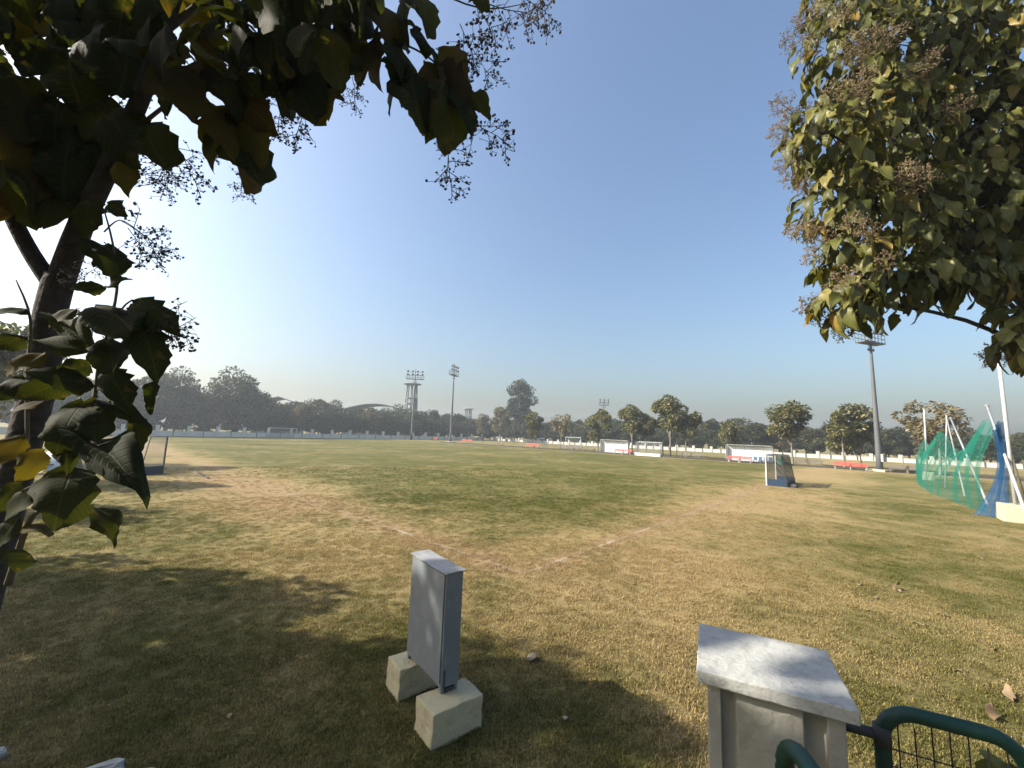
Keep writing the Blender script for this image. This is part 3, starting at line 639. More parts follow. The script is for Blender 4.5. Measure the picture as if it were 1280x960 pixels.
# ------------------------------------------------------------------ box on blocks, gate pillar, gate panels
U = Vector((-0.62, 0.785, 0)).normalized(); Wv = Vector((0.785, 0.62, 0)).normalized()
BRZ = math.atan2(U.y, U.x)
def rough_block(name, c, size, rz, h, label, group=None, seed=0):
    r = random.Random(seed); mb = MB(); n = 5
    V = {}
    def vid(p):
        k = tuple(round(q, 4) for q in p)
        if k not in V: V[k] = len(mb.v); mb.v.append(p)
        return V[k]
    sx, sy = size[0] / 2, size[1] / 2
    for ax in range(3):
        for sg in (-1, 1):
            for i in range(n):
                for j in range(n):
                    q = []
                    for di, dj in ((0, 0), (1, 0), (1, 1), (0, 1)):
                        u, v = (i + di) / n * 2 - 1, (j + dj) / n * 2 - 1
                        p = [0, 0, 0]; p[ax] = sg; p[(ax + 1) % 3] = u; p[(ax + 2) % 3] = v
                        q.append(vid((p[0] * sx, p[1] * sy, (p[2] + 1) / 2 * (h + .06) - .06)))
                    mb.f.append(tuple(q if sg > 0 else q[::-1]))
    mb.v = [(x + r.uniform(-.009, .009), y + r.uniform(-.009, .009), z + r.uniform(-.007, .007)) for x, y, z in mb.v]
    o = mb.build(name, M_CONC, loc=c, bevel=0.012); o.rotation_euler = (0, 0, rz)
    return tag(o, label, 'block', group)
rough_block('concrete_block', (-0.525, 4.47, 0), (0.36, 0.575), BRZ, 0.315, 'cream concrete block under the shaded narrow end of the grey steel box', 'concrete blocks under the box', 1)
rough_block('concrete_block', (-1.055, 5.13, 0), (0.36, 0.50), BRZ, 0.32, 'cream concrete block under the sunlit far end of the grey steel box', 'concrete blocks under the box', 2)
def feeder_box():
    c = Vector((-0.795, 4.835, 0)); t = empty('steel_box', c, BRZ, 'tall narrow grey steel cabinet standing on two cream concrete blocks', 'cabinet')
    Lg, T, z0, z1 = 0.83, 0.205, 0.375, 1.50
    mb = MB(); mb.box((0, 0, (z0 + z1) / 2), (Lg, T, z1 - z0)); mb.build('body', M_STEEL, t, bevel=.004)
    mb = MB(); nx = 12                       # bent, chipped lid sheet
    V = []
    for k in range(nx + 1):
        x = -Lg / 2 - .03 + (Lg + .06) * k / nx
        for y in (-T / 2 - .022, 0, T / 2 + .03):
            zz = z1 + .008 + .0035 * math.sin(k * 1.3) * (abs(y) > .01) + (.006 if y == 0 else 0); V.append((x, y, zz))
    n0 = len(V); V += [(x, y, z - .007) for x, y, z in V]
    F = []
    for k in range(nx):
        for j in range(2):
            a = k * 3 + j; F.append((a, a + 3, a + 4, a + 1)); F.append((a + n0, a + n0 + 1, a + n0 + 4, a + n0 + 3))
        F.append((k * 3, k * 3 + n0, k * 3 + 3 + n0, k * 3 + 3)); F.append((k * 3 + 2, k * 3 + 5, k * 3 + 5 + n0, k * 3 + 2 + n0))
    for j in range(2):
        F.append((j, j + 1, j + 1 + n0, j + n0)); e = nx * 3 + j; F.append((e, e + n0, e + 1 + n0, e + 1))
    mb.add(V, F); mb.build('lid', M_LID, t)
    mb = MB(); mb.box((0, T / 2 + .008, (z0 + z1) / 2 + .01), (Lg - .04, .014, z1 - z0 - .06)); mb.build('door', M_STEEL, t, bevel=.003)
    mb = MB(); mb.box((-Lg / 2 - .004, .07, .46), (.006, .016, .16)); mb.build('slot_strip', M_DARK, t)
    for sx, sy in ((-1, -1), (-1, 1), (1, -1), (1, 1)):
        mb = MB(); mb.bar((sx * (Lg / 2 - .025), sy * (T / 2 - .02), .30), (sx * (Lg / 2 - .025), sy * (T / 2 - .02), z0 + .002), .035, .03); mb.build('leg', M_STEEL, t)
    mb = MB(); mb.box((-Lg / 2 + .02, 0, .335), (.03, .10, .05)); mb.build('foot_plate', M_DARK, t)
    mb = MB()
    for k in range(3): tube_poly(mb, [(Lg / 2 - .05 * k, -T / 2 + .03, z0, .008), (Lg / 2 - .03 * k, -T / 2 - .02, .345, .008), (Lg / 2 - .1 - .04 * k, -T / 2 - .05 - .02 * k, .33, .006)], 6)
    mb.build('cable', M_WIRE, t, smooth=True)
feeder_box()
def gate_pillar():
    c = Vector((0.8525, 1.3965, 0)); rz = math.atan2(-0.172, 0.351)
    t = empty('gate_pillar', c, rz, 'pale cement gate pillar with worn white flat cap beside the green gate', 'pillar')
    W, D, top = 0.395, 0.352, 2.3
    bw, bd = W - .055, D - .05; bz = top - .038
    # body section with two grooves in each broad face
    x0, x1 = -bw / 2, bw / 2; d = bd / 2; gs = [(x0 + .038, x0 + .078), (x1 - .095, x1 - .042)]
    prof = [(x0, -d)]
    for ga, gb in gs: prof += [(ga, -d), (ga, -d + .03), (gb, -d + .03), (gb, -d)]
    prof += [(x1, -d), (x1, d)]
    for ga, gb in reversed(gs): prof += [(gb, d), (gb, d - .022), (ga, d - .022), (ga, d)]
    prof += [(x0, d)]
    n = len(prof); mb = MB()
    zs = (-.05, bz)
    for z in zs: mb.v += [(x, y, z) for x, y in prof]
    mb.f += [(k, (k + 1) % n, n + (k + 1) % n, n + k) for k in range(n)]
    mb.build('shaft', M_PILLAR, t, bevel=.004)
    mb = MB(); r = random.Random(4); nx, ny = 14, 12
    for zz, nm in ((top, 0), (bz, 1)):
        for i in range(nx + 1):
            for j in range(ny + 1):
                e = (i in (0, nx)) or (j in (0, ny))
                mb.v.append((-W / 2 + W * i / nx + (r.uniform(-.0015, .0015) if e else 0), -D / 2 + D * j / ny + (r.uniform(-.0015, .0015) if e else 0), zz + (r.uniform(-.001, .001) if nm == 0 else 0)))
    K = (nx + 1) * (ny + 1)
    for i in range(nx):
        for j in range(ny):
            a = i * (ny + 1) + j; mb.f.append((a, a + ny + 1, a + ny + 2, a + 1)); mb.f.append((a + K, a + K + 1, a + K + ny + 2, a + K + ny + 1))
    for i in range(nx):
        a = i * (ny + 1); mb.f.append((a, a + K, a + K + ny + 1, a + ny + 1)); a += ny; mb.f.append((a, a + ny + 1, a + K + ny + 1, a + K))
    for j in range(ny):
        mb.f.append((j, j + 1, j + 1 + K, j + K)); a = nx * (ny + 1) + j; mb.f.append((a, a + K, a + 1 + K, a + 1))
    mb.build('cap', M_CAP, t, bevel=.004)
gate_pillar()
def gate_panel(loc, rz, width, top, label, hinge):
    t = empty('gate_panel', loc, rz, label, 'gate')
    r, rc = .0215, .085
    pts = [(0, 0, .05), (0, 0, top - rc)]
    for k in range(1, 7): a = k / 6 * math.pi / 2; pts.append((rc - rc * math.cos(a), 0, top - rc + rc * math.sin(a)))
    for k in range(0, 7): a = k / 6 * math.pi / 2; pts.append((width - rc + rc * math.sin(a), 0, top - rc + rc * math.cos(a)))
    pts.append((width, 0, .05))
    mb = MB(); mb.tube(pts, r, 14); mb.build('tube_frame', M_GREENPIPE, t, smooth=True)
    mb = MB(); mb.tube([(0, 0, .15), (width, 0, .15)], r * .9, 10); mb.build('bottom_rail', M_GREENPIPE, t, smooth=True)
    # wires of the mesh, each a rod of its own
    nv = int(width / .038)
    wv = MB(); wv.tube([(0, 0, .15), (0, 0, top - .01)], .0022, 5); wm = wv.mesh('wire_upright'); wm.materials.append(M_WIRE)
    for k in range(1, nv):
        x = width * k / nv
        o = link('wire', wm, None, t, (x, .002, 0))
        if x < rc or x > width - rc: o.scale.z = (top - .03) / top
    wh = MB(); wh.tube([(.01, 0, 0), (width - .01, 0, 0)], .0022, 5); hm = wh.mesh('wire_cross'); hm.materials.append(M_WIRE)
    for k in range(int((top - .25) / .05)):
        link('wire', hm, None, t, (0, -.003, .2 + .05 * k))
    for z in hinge:
        mb = MB(); mb.tube([(-.115, .0, z), (0, 0, z)], .016, 8); mb.tube([(0, 0, z - .03), (0, 0, z + .03)], .0235, 14); mb.build('hinge', M_DARK, t, smooth=True)
    return t
gate_panel((1.225, 1.405, 0), R(-26), 0.325, 2.165, 'green tubular gate panel with wire mesh and rounded corners beyond the pillar', (0.5, 1.3, 2.08))
g2 = gate_panel((0.752, 1.165, 0), R(-97), 0.335, 2.235, 'green tubular gate panel swung open in front of the cement pillar', ())
# small weed growing through the gate mesh
def weed():
    base = Vector((1.56, 1.42, 0)); t = empty('climbing_weed', base, 0, 'small leafy creeper growing behind the green gate mesh', 'plant')
    r = random.Random(8); mb = MB(); ends = []
    for k in range(3):
        pts = [(r.uniform(-.03, .03), r.uniform(-.03, .03), 0, .005), (r.uniform(-.06, .04), r.uniform(-.03, .05), 1.0, .004), (-.04 + .05 * k, r.uniform(-.05, .03), 1.6 + .1 * k, .003), (-.10 + .08 * k, -.02, 1.88 + .07 * k, .002)]
        tube_poly(mb, pts, 5); ends += [Vector(p[:3]) for p in spline(pts, 5)][6:]
    mb.build('stem', M_TWIG, t, smooth=True)
    lm = leaf_mesh('creeper_leaf', .75, .2, .2, .04, 77, 6, 4, mat=TEAKR)
    for p in ends:
        for _ in range(2):
            M = frame((r.uniform(-1, 1), r.uniform(-1, .6), r.uniform(-.5, .3)), (0, -.4, 1)); o = link('leaf', lm[0], None, t)
            X = M.to_4x4() @ Matrix.Scale(r.uniform(.05, .085), 4); X.translation = p; o.matrix_local = X
weed()

# ------------------------------------------------------------------ goals
def net_sheet(P, nu, nv, bulge=(0, 0, 0), fold=0.0, nf=0):
    """bilinear sheet P00,P10,P11,P01 with metric UVs"""
    a, b, c, d = [Vector(p) for p in P]; V, UV, F = [], [], []
    lu = ((b - a).length + (c - d).length) / 2; lv = ((d - a).length + (c - b).length) / 2; nrm = (b - a).cross(d - a).normalized()
    for i in range(nu + 1):
        for j in range(nv + 1):
            u, v = i / nu, j / nv
            p = a.lerp(b, u).lerp(d.lerp(c, u), v) + Vector(bulge) * math.sin(math.pi * u) * math.sin(math.pi * v)
            if fold: p += nrm * fold * math.sin(u * nf * 6.283 + 3 * math.sin(u * 5)) * (0.4 + .6 * (1 - v))
            V.append(tuple(p)); UV.append((u * lu, v * lv))
    for i in range(nu):
        for j in range(nv): k = i * (nv + 1) + j; F.append((k, k + nv + 1, k + nv + 2, k + 1))
    return V, F, UV
def hockey_goal(name, loc, rz, label, w=3.66, h=2.14, dt=0.9, db=1.2, post=M_WHITE, frame_m=M_DARK, board=M_NAVY, net=M_NETK, bar=None, pr=.035, group=None, boards=True):
    """mouth along local x, depth along -y"""
    t = empty(name, loc, rz, label, 'goal', group)
    for x in (0, w):
        mb = MB(); mb.box((x, 0, h / 2), (pr * 2, pr * 2, h)); mb.build('post', post, t, bevel=.004)
    mb = MB(); mb.box((w / 2, 0, h - pr), (w - 2 * pr - .004, pr * 2 - .004, pr * 2)); mb.build('crossbar', bar or post, t)
    for x in (0, w):
        mb = MB(); mb.tube([(x, -pr, h - .04), (x, -dt, h - .04), (x, -db, .04)], .026, 6); mb.build('side_frame', frame_m, t)
    mb = MB(); mb.tube([(.02, -dt, h - .04), (w - .02, -dt, h - .04)], .024, 6); mb.build('top_rail', frame_m, t)
    if boards:
        for x in (0, w):
            mb = MB(); mb.box((x, -db / 2 - .02, .23), (.03, db - .05, .46)); mb.build('side_board', board, t)
        mb = MB(); mb.box((w / 2, -db + .03, .23), (w - .05, .03, .458)); mb.build('back_board', board, t)
    for P in (((.03, -dt, h - .05), (w - .03, -dt, h - .05), (w - .03, -db, .1), (.03, -db, .1)), ((.03, 0, h - .05), (w - .03, 0, h - .05), (w - .03, -dt, h - .05), (.03, -dt, h - .05)),
              ((.01, -.04, h - .06), (.01, -dt, h - .06), (.01, -db, .1), (.01, -.04, .1)), ((w - .01, -.04, h - .06), (w - .01, -dt, h - .06), (w - .01, -db, .1), (w - .01, -.04, .1))):
        V, F, UV = net_sheet(P, 8, 8, (0, -.06, -.03)); link('net', np_mesh('net', V, F, True, UV), net, t)
    return t
ANG1 = math.atan2(E1.y, E1.x)
gr = hockey_goal('hockey_goal', fld(26.2, 0), ANG1, 'hockey goal with white posts, black net and navy boards on the back line')
mb = MB(); mb.box((0.4, -1.5, .12), (.5, .5, .22), top=.8); o = mb.build('bag', M_DARK, None, loc=fld(26.2, 0)); o.rotation_euler = (0, 0, ANG1); tag(o, 'dark kit bag dumped behind the goal with navy boards', 'bag')
o.modifiers.new('bevel', 'BEVEL').width = .07
d = Vector((-.98, .2, 0)); hockey_goal('hockey_goal', Vector((-19.88, 23.5, 0)) + d * 3.66, math.atan2(-d.y, -d.x), 'old grey hockey goal standing in the tree shade past the large leaves', post=M_POLE, frame_m=M_POLE, net=M_NETW, board=M_NAVY)
p = fld(59.5, b_for(59.5, 797)); hockey_goal('hockey_goal', p, math.atan2(-E2.y, -E2.x), 'goal with white crossbar and white back board beside the clear shelter', w=4.4, h=2.35, post=M_DARK, bar=M_WHITE, board=M_WHITE, net=M_NETW, pr=.07)
def frame_goal(p, dirv, w, h, label, pr=.06, mat=M_WHITE):
    t = empty('football_goal', p, math.atan2(dirv.y, dirv.x), label, 'goal')
    for x in (0, w):
        mb = MB(); mb.tube([(x, 0, 0), (x, 0, h - pr)], pr, 8); mb.build('post', mat, t)
    mb = MB(); mb.tube([(-pr, 0, h), (w + pr, 0, h)], pr, 8); mb.build('crossbar', mat, t)
    for x in (0, w):
        mb = MB(); mb.tube([(x, 0, h - .1), (x, 1.4, .03)], .03, 6); mb.build('stay', mat, t)
    V, F, UV = net_sheet(((0.03, .05, h - .05), (w - .03, .05, h - .05), (w - .03, 1.38, .05), (.03, 1.38, .05)), 6, 6); link('net', np_mesh('net', V, F, True, UV), M_NETW, t)
frame_goal(fld(a_for(96, 335), 96), E1, 6.0, 2.3, 'plain white football goal in front of the long boundary wall')
frame_goal(fld(74, b_for(74, 707)), -E2, 4.2, 2.5, 'pale thin-framed goal beyond the row of dark benches', mat=surf('aqua_frame', (.30, .42, .44), (.36, .48, .50), 3, .5))
frame_goal(fld(64, b_for(64, 674)), -E2, 1.4, 2.1, 'narrow blue metal frame beside a red bench', pr=.05, mat=surf('blue_frame', (.10, .17, .24), (.13, .2, .28), 3, .5))

# ------------------------------------------------------------------ practice net
def practice_net():
    far, near = gp(1160, 600), gp(1272, 652); dr = (near - far); Ln = dr.length; du = dr.normalized(); dn = Vector((-du.y, du.x, 0))
    if dn.dot(Vector((-1, 0.3, 0))) < 0: dn = -dn          # towards the field
    grp = None
    def pole(p, q, r, label, mat=M_PIPEWHITE, block=None):
        t = empty('net_pole', Vector((p.x, p.y, 0)), 0, label, 'pole', grp); b = Vector((p.x, p.y, 0)); mb = MB()
        mb.tube([p - b, q - b], [r, r * .85], 10); sh = mb.build('shaft', mat, t, smooth=True)
        mb = MB(); e = (q - p).normalized(); mb.tube([q - b, q - b + e * .05], r * 1.5, 8); mb.build('pole_cap', mat, sh)
        if block:
            mb = MB(); mb.box((0, 0, block[2] / 2), block, math.atan2(du.y, du.x), top=.94); mb.build('footing', M_CREAM, t, bevel=.03)
        return t
    pole(far + Vector((0, 0, .3)), at(1155, 511, far.y - .3), .075, 'white steel net pole in a small cream footing beyond the green net', block=(1.1, .8, .75))
    pole(near + Vector((0, 0, .2)), at(1248, 446, near.y), .075, 'tall pale net pole in a large cream footing beside the blue net', block=(1.35, 1.0, .72))
    tip = at(1185, 522, 31.5)
    pole(gp(1181.5, 610), tip + Vector((-.1, 0, .1)), .05, 'upright stay pole inside the green net')
    pole(gp(1206, 620), tip + Vector((0, .1, 0)), .05, 'leaning stay pole inside the green net, middle of three')
    pole(gp(1235, 631), tip + Vector((.1, -.1, -.05)), .06, 'strongly leaning stay pole crossing the green net')
    pole(gp(1292, 668), at(1234, 508, 20.0), .055, 'leaning stay pole behind the blue net and tall pole')
    pole(gp(1288, 648), at(1262, 560, near.y + 1.0), .045, 'thin wooden stake leaning behind the tall net pole', mat=M_TWIG)
    def sheet(name, mat, rows, label, nf, fold):
        rf = random.Random(len(rows)); V, UV, F = [], [], []; ofs = [math.sin(i * .7 + 2 * math.sin(i * .23)) * .8 + rf.uniform(-.9, .9) for i in range(len(rows))]; nv = 14; nu = len(rows) - 1
        for i, (p0, p1, bul) in enumerate(rows):
            for j in range(nv + 1):
                v = j / nv; p = Vector(p0).lerp(Vector(p1), v) + dn * (bul * math.sin(math.pi * min(1, (1 - v) * 1.0)) + fold * ofs[i])
                V.append(tuple(p)); UV.append((i * .35, v * (Vector(p1) - Vector(p0)).length))
        for i in range(nu):
            for j in range(nv): k = i * (nv + 1) + j; F.append((k, k + nv + 1, k + nv + 2, k + 1))
        o = link(name, np_mesh(name, V, F, True, UV), mat); return tag(o, label, 'net')
    rows = []; n = 90
    prof = [(0, 3.9), (.12, 3.2), (.28, 3.5), (.36, 4.3), (.42, 4.1), (.52, 3.2), (.64, 2.8), (.76, 3.2), (.88, 4.3), (.93, 4.5), (1.0, 3.8)]
    for i in range(n + 1):
        u = i / n; h = float(np.interp(u, [a for a, _ in prof], [b for _, b in prof]))
        base = far + du * (Ln * .955 * u) + Vector((0, 0, .03)); off = dn * (0.5 + 0.9 * math.sin(math.pi * u))
        rows.append((base + off, base + Vector((0, 0, h)), .35))
    sheet('green_net', M_NETG, rows, 'sagging green practice net hung between the steel poles', 2.1, .10)
    rows = []; n = 26; top = near + (at(1250, 480, near.y) - near) * .0 + Vector((-.35, 0.15, 4.9))
    for i in range(n + 1):
        u = i / n; ft = near + du * (-.3) + dn * (.1 + 1.1 * u) - du * (0.5 * u) + Vector((0, 0, .03))
        tp = near + Vector((-.12 - .2 * u, .1 + .1 * u, 4.3 - .5 * u)); rows.append((ft, tp, -.45 * u))
    sheet('blue_net', M_NETB, rows, 'blue net gathered beside the tall pole and trailing on the grass', 1.9, .07)
practice_net()

# ------------------------------------------------------------------ far side: benches, shelters, bin, posts
def bench(p, rz, mat, label, group, w=1.75, name='park_bench', leg_m=M_GALV):
    t = empty(name, p, rz, label, 'bench', group)
    for k, y in enumerate((-.16, 0, .16)):
        mb = MB(); mb.box((0, y, .45), (w, .13, .05)); mb.build('seat_slat', mat, t)
    for k, z in enumerate((.62, .80)):
        mb = MB(); mb.box((0, .27 + .03 * k, z), (w, .035, .145)); mb.build('back_slat', mat, t)
    for x in (-w / 2 + .15, w / 2 - .15):
        mb = MB(); mb.box((x, -.12, .21), (.09, .09, .42)); mb.box((x, .30, .43), (.07, .02, .86)); mb.build('leg', leg_m, t)
    return t
TO_FIELD = math.atan2(E1.y, E1.x) - math.pi / 2            # bench fronts face the field
def benchrow(a, xs, mat, group, labels, leg_m=M_GALV):
    for x, lb in zip(xs, labels): bench(fld(a, b_for(a, x)), TO_FIELD, mat, lb, group, leg_m=leg_m)
benchrow(57.2, (1053.5, 1073), M_RED, 'red benches along the far sideline', ['red bench with pale legs beside the floodlight mast, tree side', 'red bench with pale legs right next to the floodlight mast'])
benchrow(57.2, (918, 931), M_RED, 'red benches along the far sideline', ['red bench before the shelter behind the goal, under a small tree', 'red bench before the middle of the shelter behind the goal'])
benchrow(58.6, (773, 783), M_RED, 'red benches along the far sideline', ['red bench before the end of the clear shelter', 'red bench before the corner of the clear shelter'])
benchrow(61.0, (661, 669), M_RED, 'red benches along the far sideline', ['red bench under the sparse brown tree', 'red bench next to the narrow blue metal frame'])
benchrow(68, (543,), M_RED, 'red benches along the far sideline', ['small red bench before the wall, near the tall floodlight mast'])
benchrow(66, (579, 586), M_RED, 'red benches along the far sideline', ['red bench beyond the tall floodlight mast', 'red bench beside the thin dark post'])
GB = 'weathered benches along the far sideline'
benchrow(57.8, (1124, 1145), M_GREYB, GB, ['weathered grey bench between the floodlight mast and net', 'weathered grey bench touching the far end of the green net'], M_GREYB)
benchrow(60.0, (1003, 1018), M_GREYB, GB, ['weathered brown bench behind the hockey goal with navy boards', 'weathered brown bench between the hockey goal and the red benches'], M_GREYB)
benchrow(59.0, (857, 869), M_GREYB, GB, ['dark weathered bench under the tallest teak of the row', 'dark weathered bench beside the tallest teak, nearer the hockey goal'], M_GREYB)
benchrow(61.5, (703, 713, 720), M_GREYB, GB, ['dark bench by the pale thin-framed goal'] * 3, M_GREYB)
benchrow(62.5, (625,), M_GREYB, GB, ['low dark bench under the brown tree before the tallest tree'], M_GREYB)
benchrow(63.5, (738,), M_GREYB, GB, ['dark bench against the end of the clear shelter'], M_GREYB)
def shelter(p, w, h, label, npan):
    t = empty('team_shelter', p, TO_FIELD, label, 'shelter')
    for k in range(npan):
        x = -w / 2 + w * (k + .5) / npan
        mb = MB(); mb.box((x, .62, h * .47), (w / npan - .05, .03, h * .90)); mb.build('back_panel', M_SHEET, t)
        mb = MB(); n = 5; V = []
        for j in range(n + 1):
            u = j / n; y = .62 - .75 * u; z = h * .93 + .12 * math.sin(u * 2.0)
            V += [(x - w / npan / 2 + .02, y, z), (x + w / npan / 2 - .02, y, z), (x - w / npan / 2 + .02, y, z + .025), (x + w / npan / 2 - .02, y, z + .025)]
        F = []
        for j in range(n):
            a = j * 4; F += [(a, a + 4, a + 5, a + 1), (a + 2, a + 3, a + 7, a + 6), (a, a + 2, a + 6, a + 4), (a + 1, a + 5, a + 7, a + 3)]
        F += [(0, 1, 3, 2), (n * 4, n * 4 + 2, n * 4 + 3, n * 4 + 1)]
        mb.add(V, F); mb.build('roof_panel', M_SHEET, t)
    for s in (-1, 1):
        mb = MB(); mb.box((s * (w / 2 + .02), .27, h * .47), (.03, .62, h * .9)); mb.build('side_panel', M_SHEET, t)
    for k in range(npan + 1):
        x = -w / 2 + w * k / npan; mb = MB(); mb.box((x, .66, h * .48), (.045, .045, h * .96)); mb.box((x, .3, h * .95), (.03, .6, .03)); mb.build('frame_post', M_GALV, t)
shelter(fld(59.6, b_for(59.6, 767)), 5.4, 2.45, 'clear sheet team shelter standing between two trees of the row', 5)
shelter(fld(58.8, b_for(58.8, 936)), 5.8, 2.5, 'clear sheet team shelter partly behind the hockey goal', 5)
def chairs(p, n, label):
    for k in range(n):
        t = empty('plastic_chair', p + E2 * (-.62 * k), TO_FIELD, label, 'chair', 'blue chairs in the far shelter')
        mb = MB(); mb.box((0, 0, .43), (.46, .44, .05)); mb.build('seat', M_NAVYC, t)
        mb = MB(); mb.box((0, .22, .68), (.46, .04, .46)); mb.build('backrest', M_NAVYC, t)
        for sx in (-.18, .18):
            for sy in (-.18, .18): mb = MB(); mb.box((sx, sy, .2), (.035, .035, .4)); mb.build('leg', M_DARK, t)
M_NAVYC = surf('blue_plastic', (.05, .09, .16), (.07, .12, .2), 4, .5)
chairs(fld(58.6, b_for(58.6, 944)), 4, 'blue plastic chair in the shelter behind the goal')
def bin_(p):
    t = empty('litter_bin', p, 0, 'green litter bin seen through the hockey goal', 'bin'); mb = MB(); mb.tube([(0, 0, .08), (0, 0, .95)], [.30, .36], 14); mb.build('drum', M_BIN, t, smooth=False)
    mb = MB(); mb.tube([(0, 0, .95), (0, 0, 1.0)], .38, 14); mb.build('rim', M_BIN, t); mb = MB(); mb.tube([(0, 0, 0), (0, 0, .09)], .2, 10); mb.build('foot', M_DARK, t)
bin_(fld(57.5, b_for(57.5, 975.5)))
def thin_post(a, x, h, label, r=.045):
    t = empty('thin_post', fld(a, b_for(a, x)), 0, label, 'post'); mb = MB(); mb.tube([(0, 0, 0), (0, 0, h)], r, 8); mb.build('shaft', M_DARK, t); mb = MB(); mb.tube([(0, 0, h), (0, 0, h + .1)], r * 1.6, 8); mb.build('post_cap', M_DARK, t)
thin_post(60, 603, 3.2, 'thin dark post standing alone past the red benches')
thin_post(58.6, 846, 3.0, 'thin dark post beside the tallest teak of the row', .06)
thin_post(66, 700, 3.6, 'thin dark post by the dark benches and pale goal')
# dark streak on the grass, built as a low bar
t = empty('dark_streak', gp(252, 593.5), math.atan2(22.18 - 25.18, -16.27 + 19.31), 'long dark batten lying on the grass near the old goal', 'streak')
mb = MB(); mb.box((0, 0, .03), (4.2, .10, .06)); mb.build('streak', M_DRAIN, t, bevel=.01)
# white sheet over a bench, far left in the shade
def tarp():
    p = gp(66, 590); t = empty('white_tarp', p, R(25), 'white plastic sheet thrown over a frame in the shade by the trunk', 'tarp')
    r = random.Random(3); V, F = [], []; nx, ny = 12, 10
    for i in range(nx + 1):
        for j in range(ny + 1):
            x = -1.0 + 2.0 * i / nx; s = -1 + 2 * j / ny; y = s * (.75 - .35 * (1 - abs(s))); z = 1.25 - 1.1 * abs(s) ** 1.5 + .10 * math.sin(x * 4) + r.uniform(-.03, .03); V.append((x, y, max(z - .25 * abs(x), .04)))
    for i in range(nx):
        for j in range(ny): k = i * (ny + 1) + j; F.append((k, k + ny + 1, k + ny + 2, k + 1))
    link('sheet', np_mesh('sheet', V, F, True), M_TARP, t)
    for x in (-.8, .8):
        mb = MB(); mb.tube([(x, -.3, 0), (x, 0, .95), (x, .3, 0)], .02, 6); mb.build('trestle', M_DARK, t)
tarp()
bench(gp(44, 592), R(70), M_GREYB, 'weathered bench in the shade next to the white sheet', GB, leg_m=M_GREYB)

# ------------------------------------------------------------------ boundary walls
def wall(name, p, d, length, step, label, hw=1.0, hp=1.75, mat=M_WHITEWALL):
    t = empty(name, p, math.atan2(d.y, d.x), label, 'wall'); n = int(length / step)
    pm = MB().box((0, 0, hp / 2), (.55, .55, hp)).box((0, 0, hp + .05), (.66, .66, .1)).mesh('pier'); pm.materials.append(mat)
    wm = MB().box((0, 0, hw / 2), (step - .56, .25, hw)).box((0, 0, hw + .04), (step - .58, .34, .08)).mesh('panel'); wm.materials.append(mat)
    rm = MB().box((0, 0, 1.0), (.09, .09, 2.0)).mesh('fence_post'); rm.materials.append(M_DARK)
    for k in range(n + 1):
        link('pier', pm, None, t, (k * step, 0, 0))
        if k < n:
            link('wall_panel', wm, None, t, ((k + .5) * step, 0, 0))
            o = link('fence_post', rm, None, t, ((k + .5) * step, -.25, 0)); o.scale.z = .62
wall('boundary_wall', fld(-24.5, 101), E1, 124.5, 5.0, 'long low white boundary wall with square piers behind the far goal line', 1.0, 2.1, M_WALLSHADE)
wall('boundary_wall', fld(100.6, 100), -E2, 150, 4.2, 'low white boundary wall with piers beyond the team shelters', .75, 1.35)

# ------------------------------------------------------------------ floodlights and towers
def flood(p, h, label, rz, hw=2.3, lamps=8, base=True, r0=.34, rows=2):
    t = empty('floodlight_mast', p, rz, label, 'floodlight')
    mb = MB(); n = 8; mb.tube([(0, 0, h * k / n) for k in range(n + 1)], [r0 - (r0 - .13) * k / n for k in range(n + 1)], 12); mb.build('mast', M_POLE, t, smooth=True)
    if base:
        mb = MB(); mb.box((0, 0, .12), (2.0, 2.0, .24)); mb.build('footing', M_CREAM, t, bevel=.02)
        mb = MB(); mb.box((0, -.42, 1.6), (.45, .25, .9)); mb.build('switch_box', M_GALV, t)
    mb = MB(); mb.box((0, 0, h), (hw * 2, 1.1, .14)); plat = mb.build('platform', M_POLE, t)
    mb = MB()
    for y in (-.5, .5):
        for z in (.55, 1.1): mb.bar((-hw, y, h + z), (hw, y, h + z), .05)
        for k in range(7): x = -hw + hw * 2 * k / 6; mb.bar((x, y, h), (x, y, h + 1.1), .05)
    for x in (-hw, hw):
        for z in (.55, 1.1): mb.bar((x, -.5, h + z), (x, .5, h + z), .05)
    mb.build('railing', M_POLE, plat)
    mb = MB()
    for k in range(rows): mb.bar((-hw * .9, 0, h + 1.3 + .9 * k), (hw * .9, 0, h + 1.3 + .9 * k), .09)
    mb.bar((0, 0, h), (0, 0, h + 1.4 + .9 * rows), .12); lbar = mb.build('lamp_bar', M_POLE, t)
    lm = MB(); lm.tube([(0, 0, 0), (0, -.12, -.05), (0, -.34, -.14)], [.10, .26, .30], 10); me = lm.mesh('lamp'); me.materials.append(M_DARK)
    for k in range(rows):
        for j in range(lamps // rows):
            x = -hw * .85 + hw * 1.7 * j / max(lamps // rows - 1, 1); link('lamp', me, None, lbar, (x, -.1, h + 1.55 + .9 * k))
    for x in (-.45, .5):
        mb = MB(); mb.bar((x, 0, h - .1), (x, 0, h - .7), .03); mb.box((x, 0, h - .85), (.16, .16, .28)); mb.build('hook', M_DARK, t)
    return t
p1 = fld(58.6, b_for(58.6, 1100)); flood(p1, 15.6, 'grey floodlight mast on a cream footing between red and grey benches', R(20), hw=2.0, rows=1, lamps=4)
flood(fld(62, b_for(62, 563)), 18.0, 'grey floodlight mast with side-on lamp platform near the small red benches', R(75), hw=2.3, r0=.36, rows=2, lamps=8)
p3 = at(117, 403, 60); flood(Vector((p3.x, p3.y, 0)), p3.z, 'grey floodlight mast glimpsed between the large shaded leaves', R(15), hw=2.3, rows=1, lamps=4)
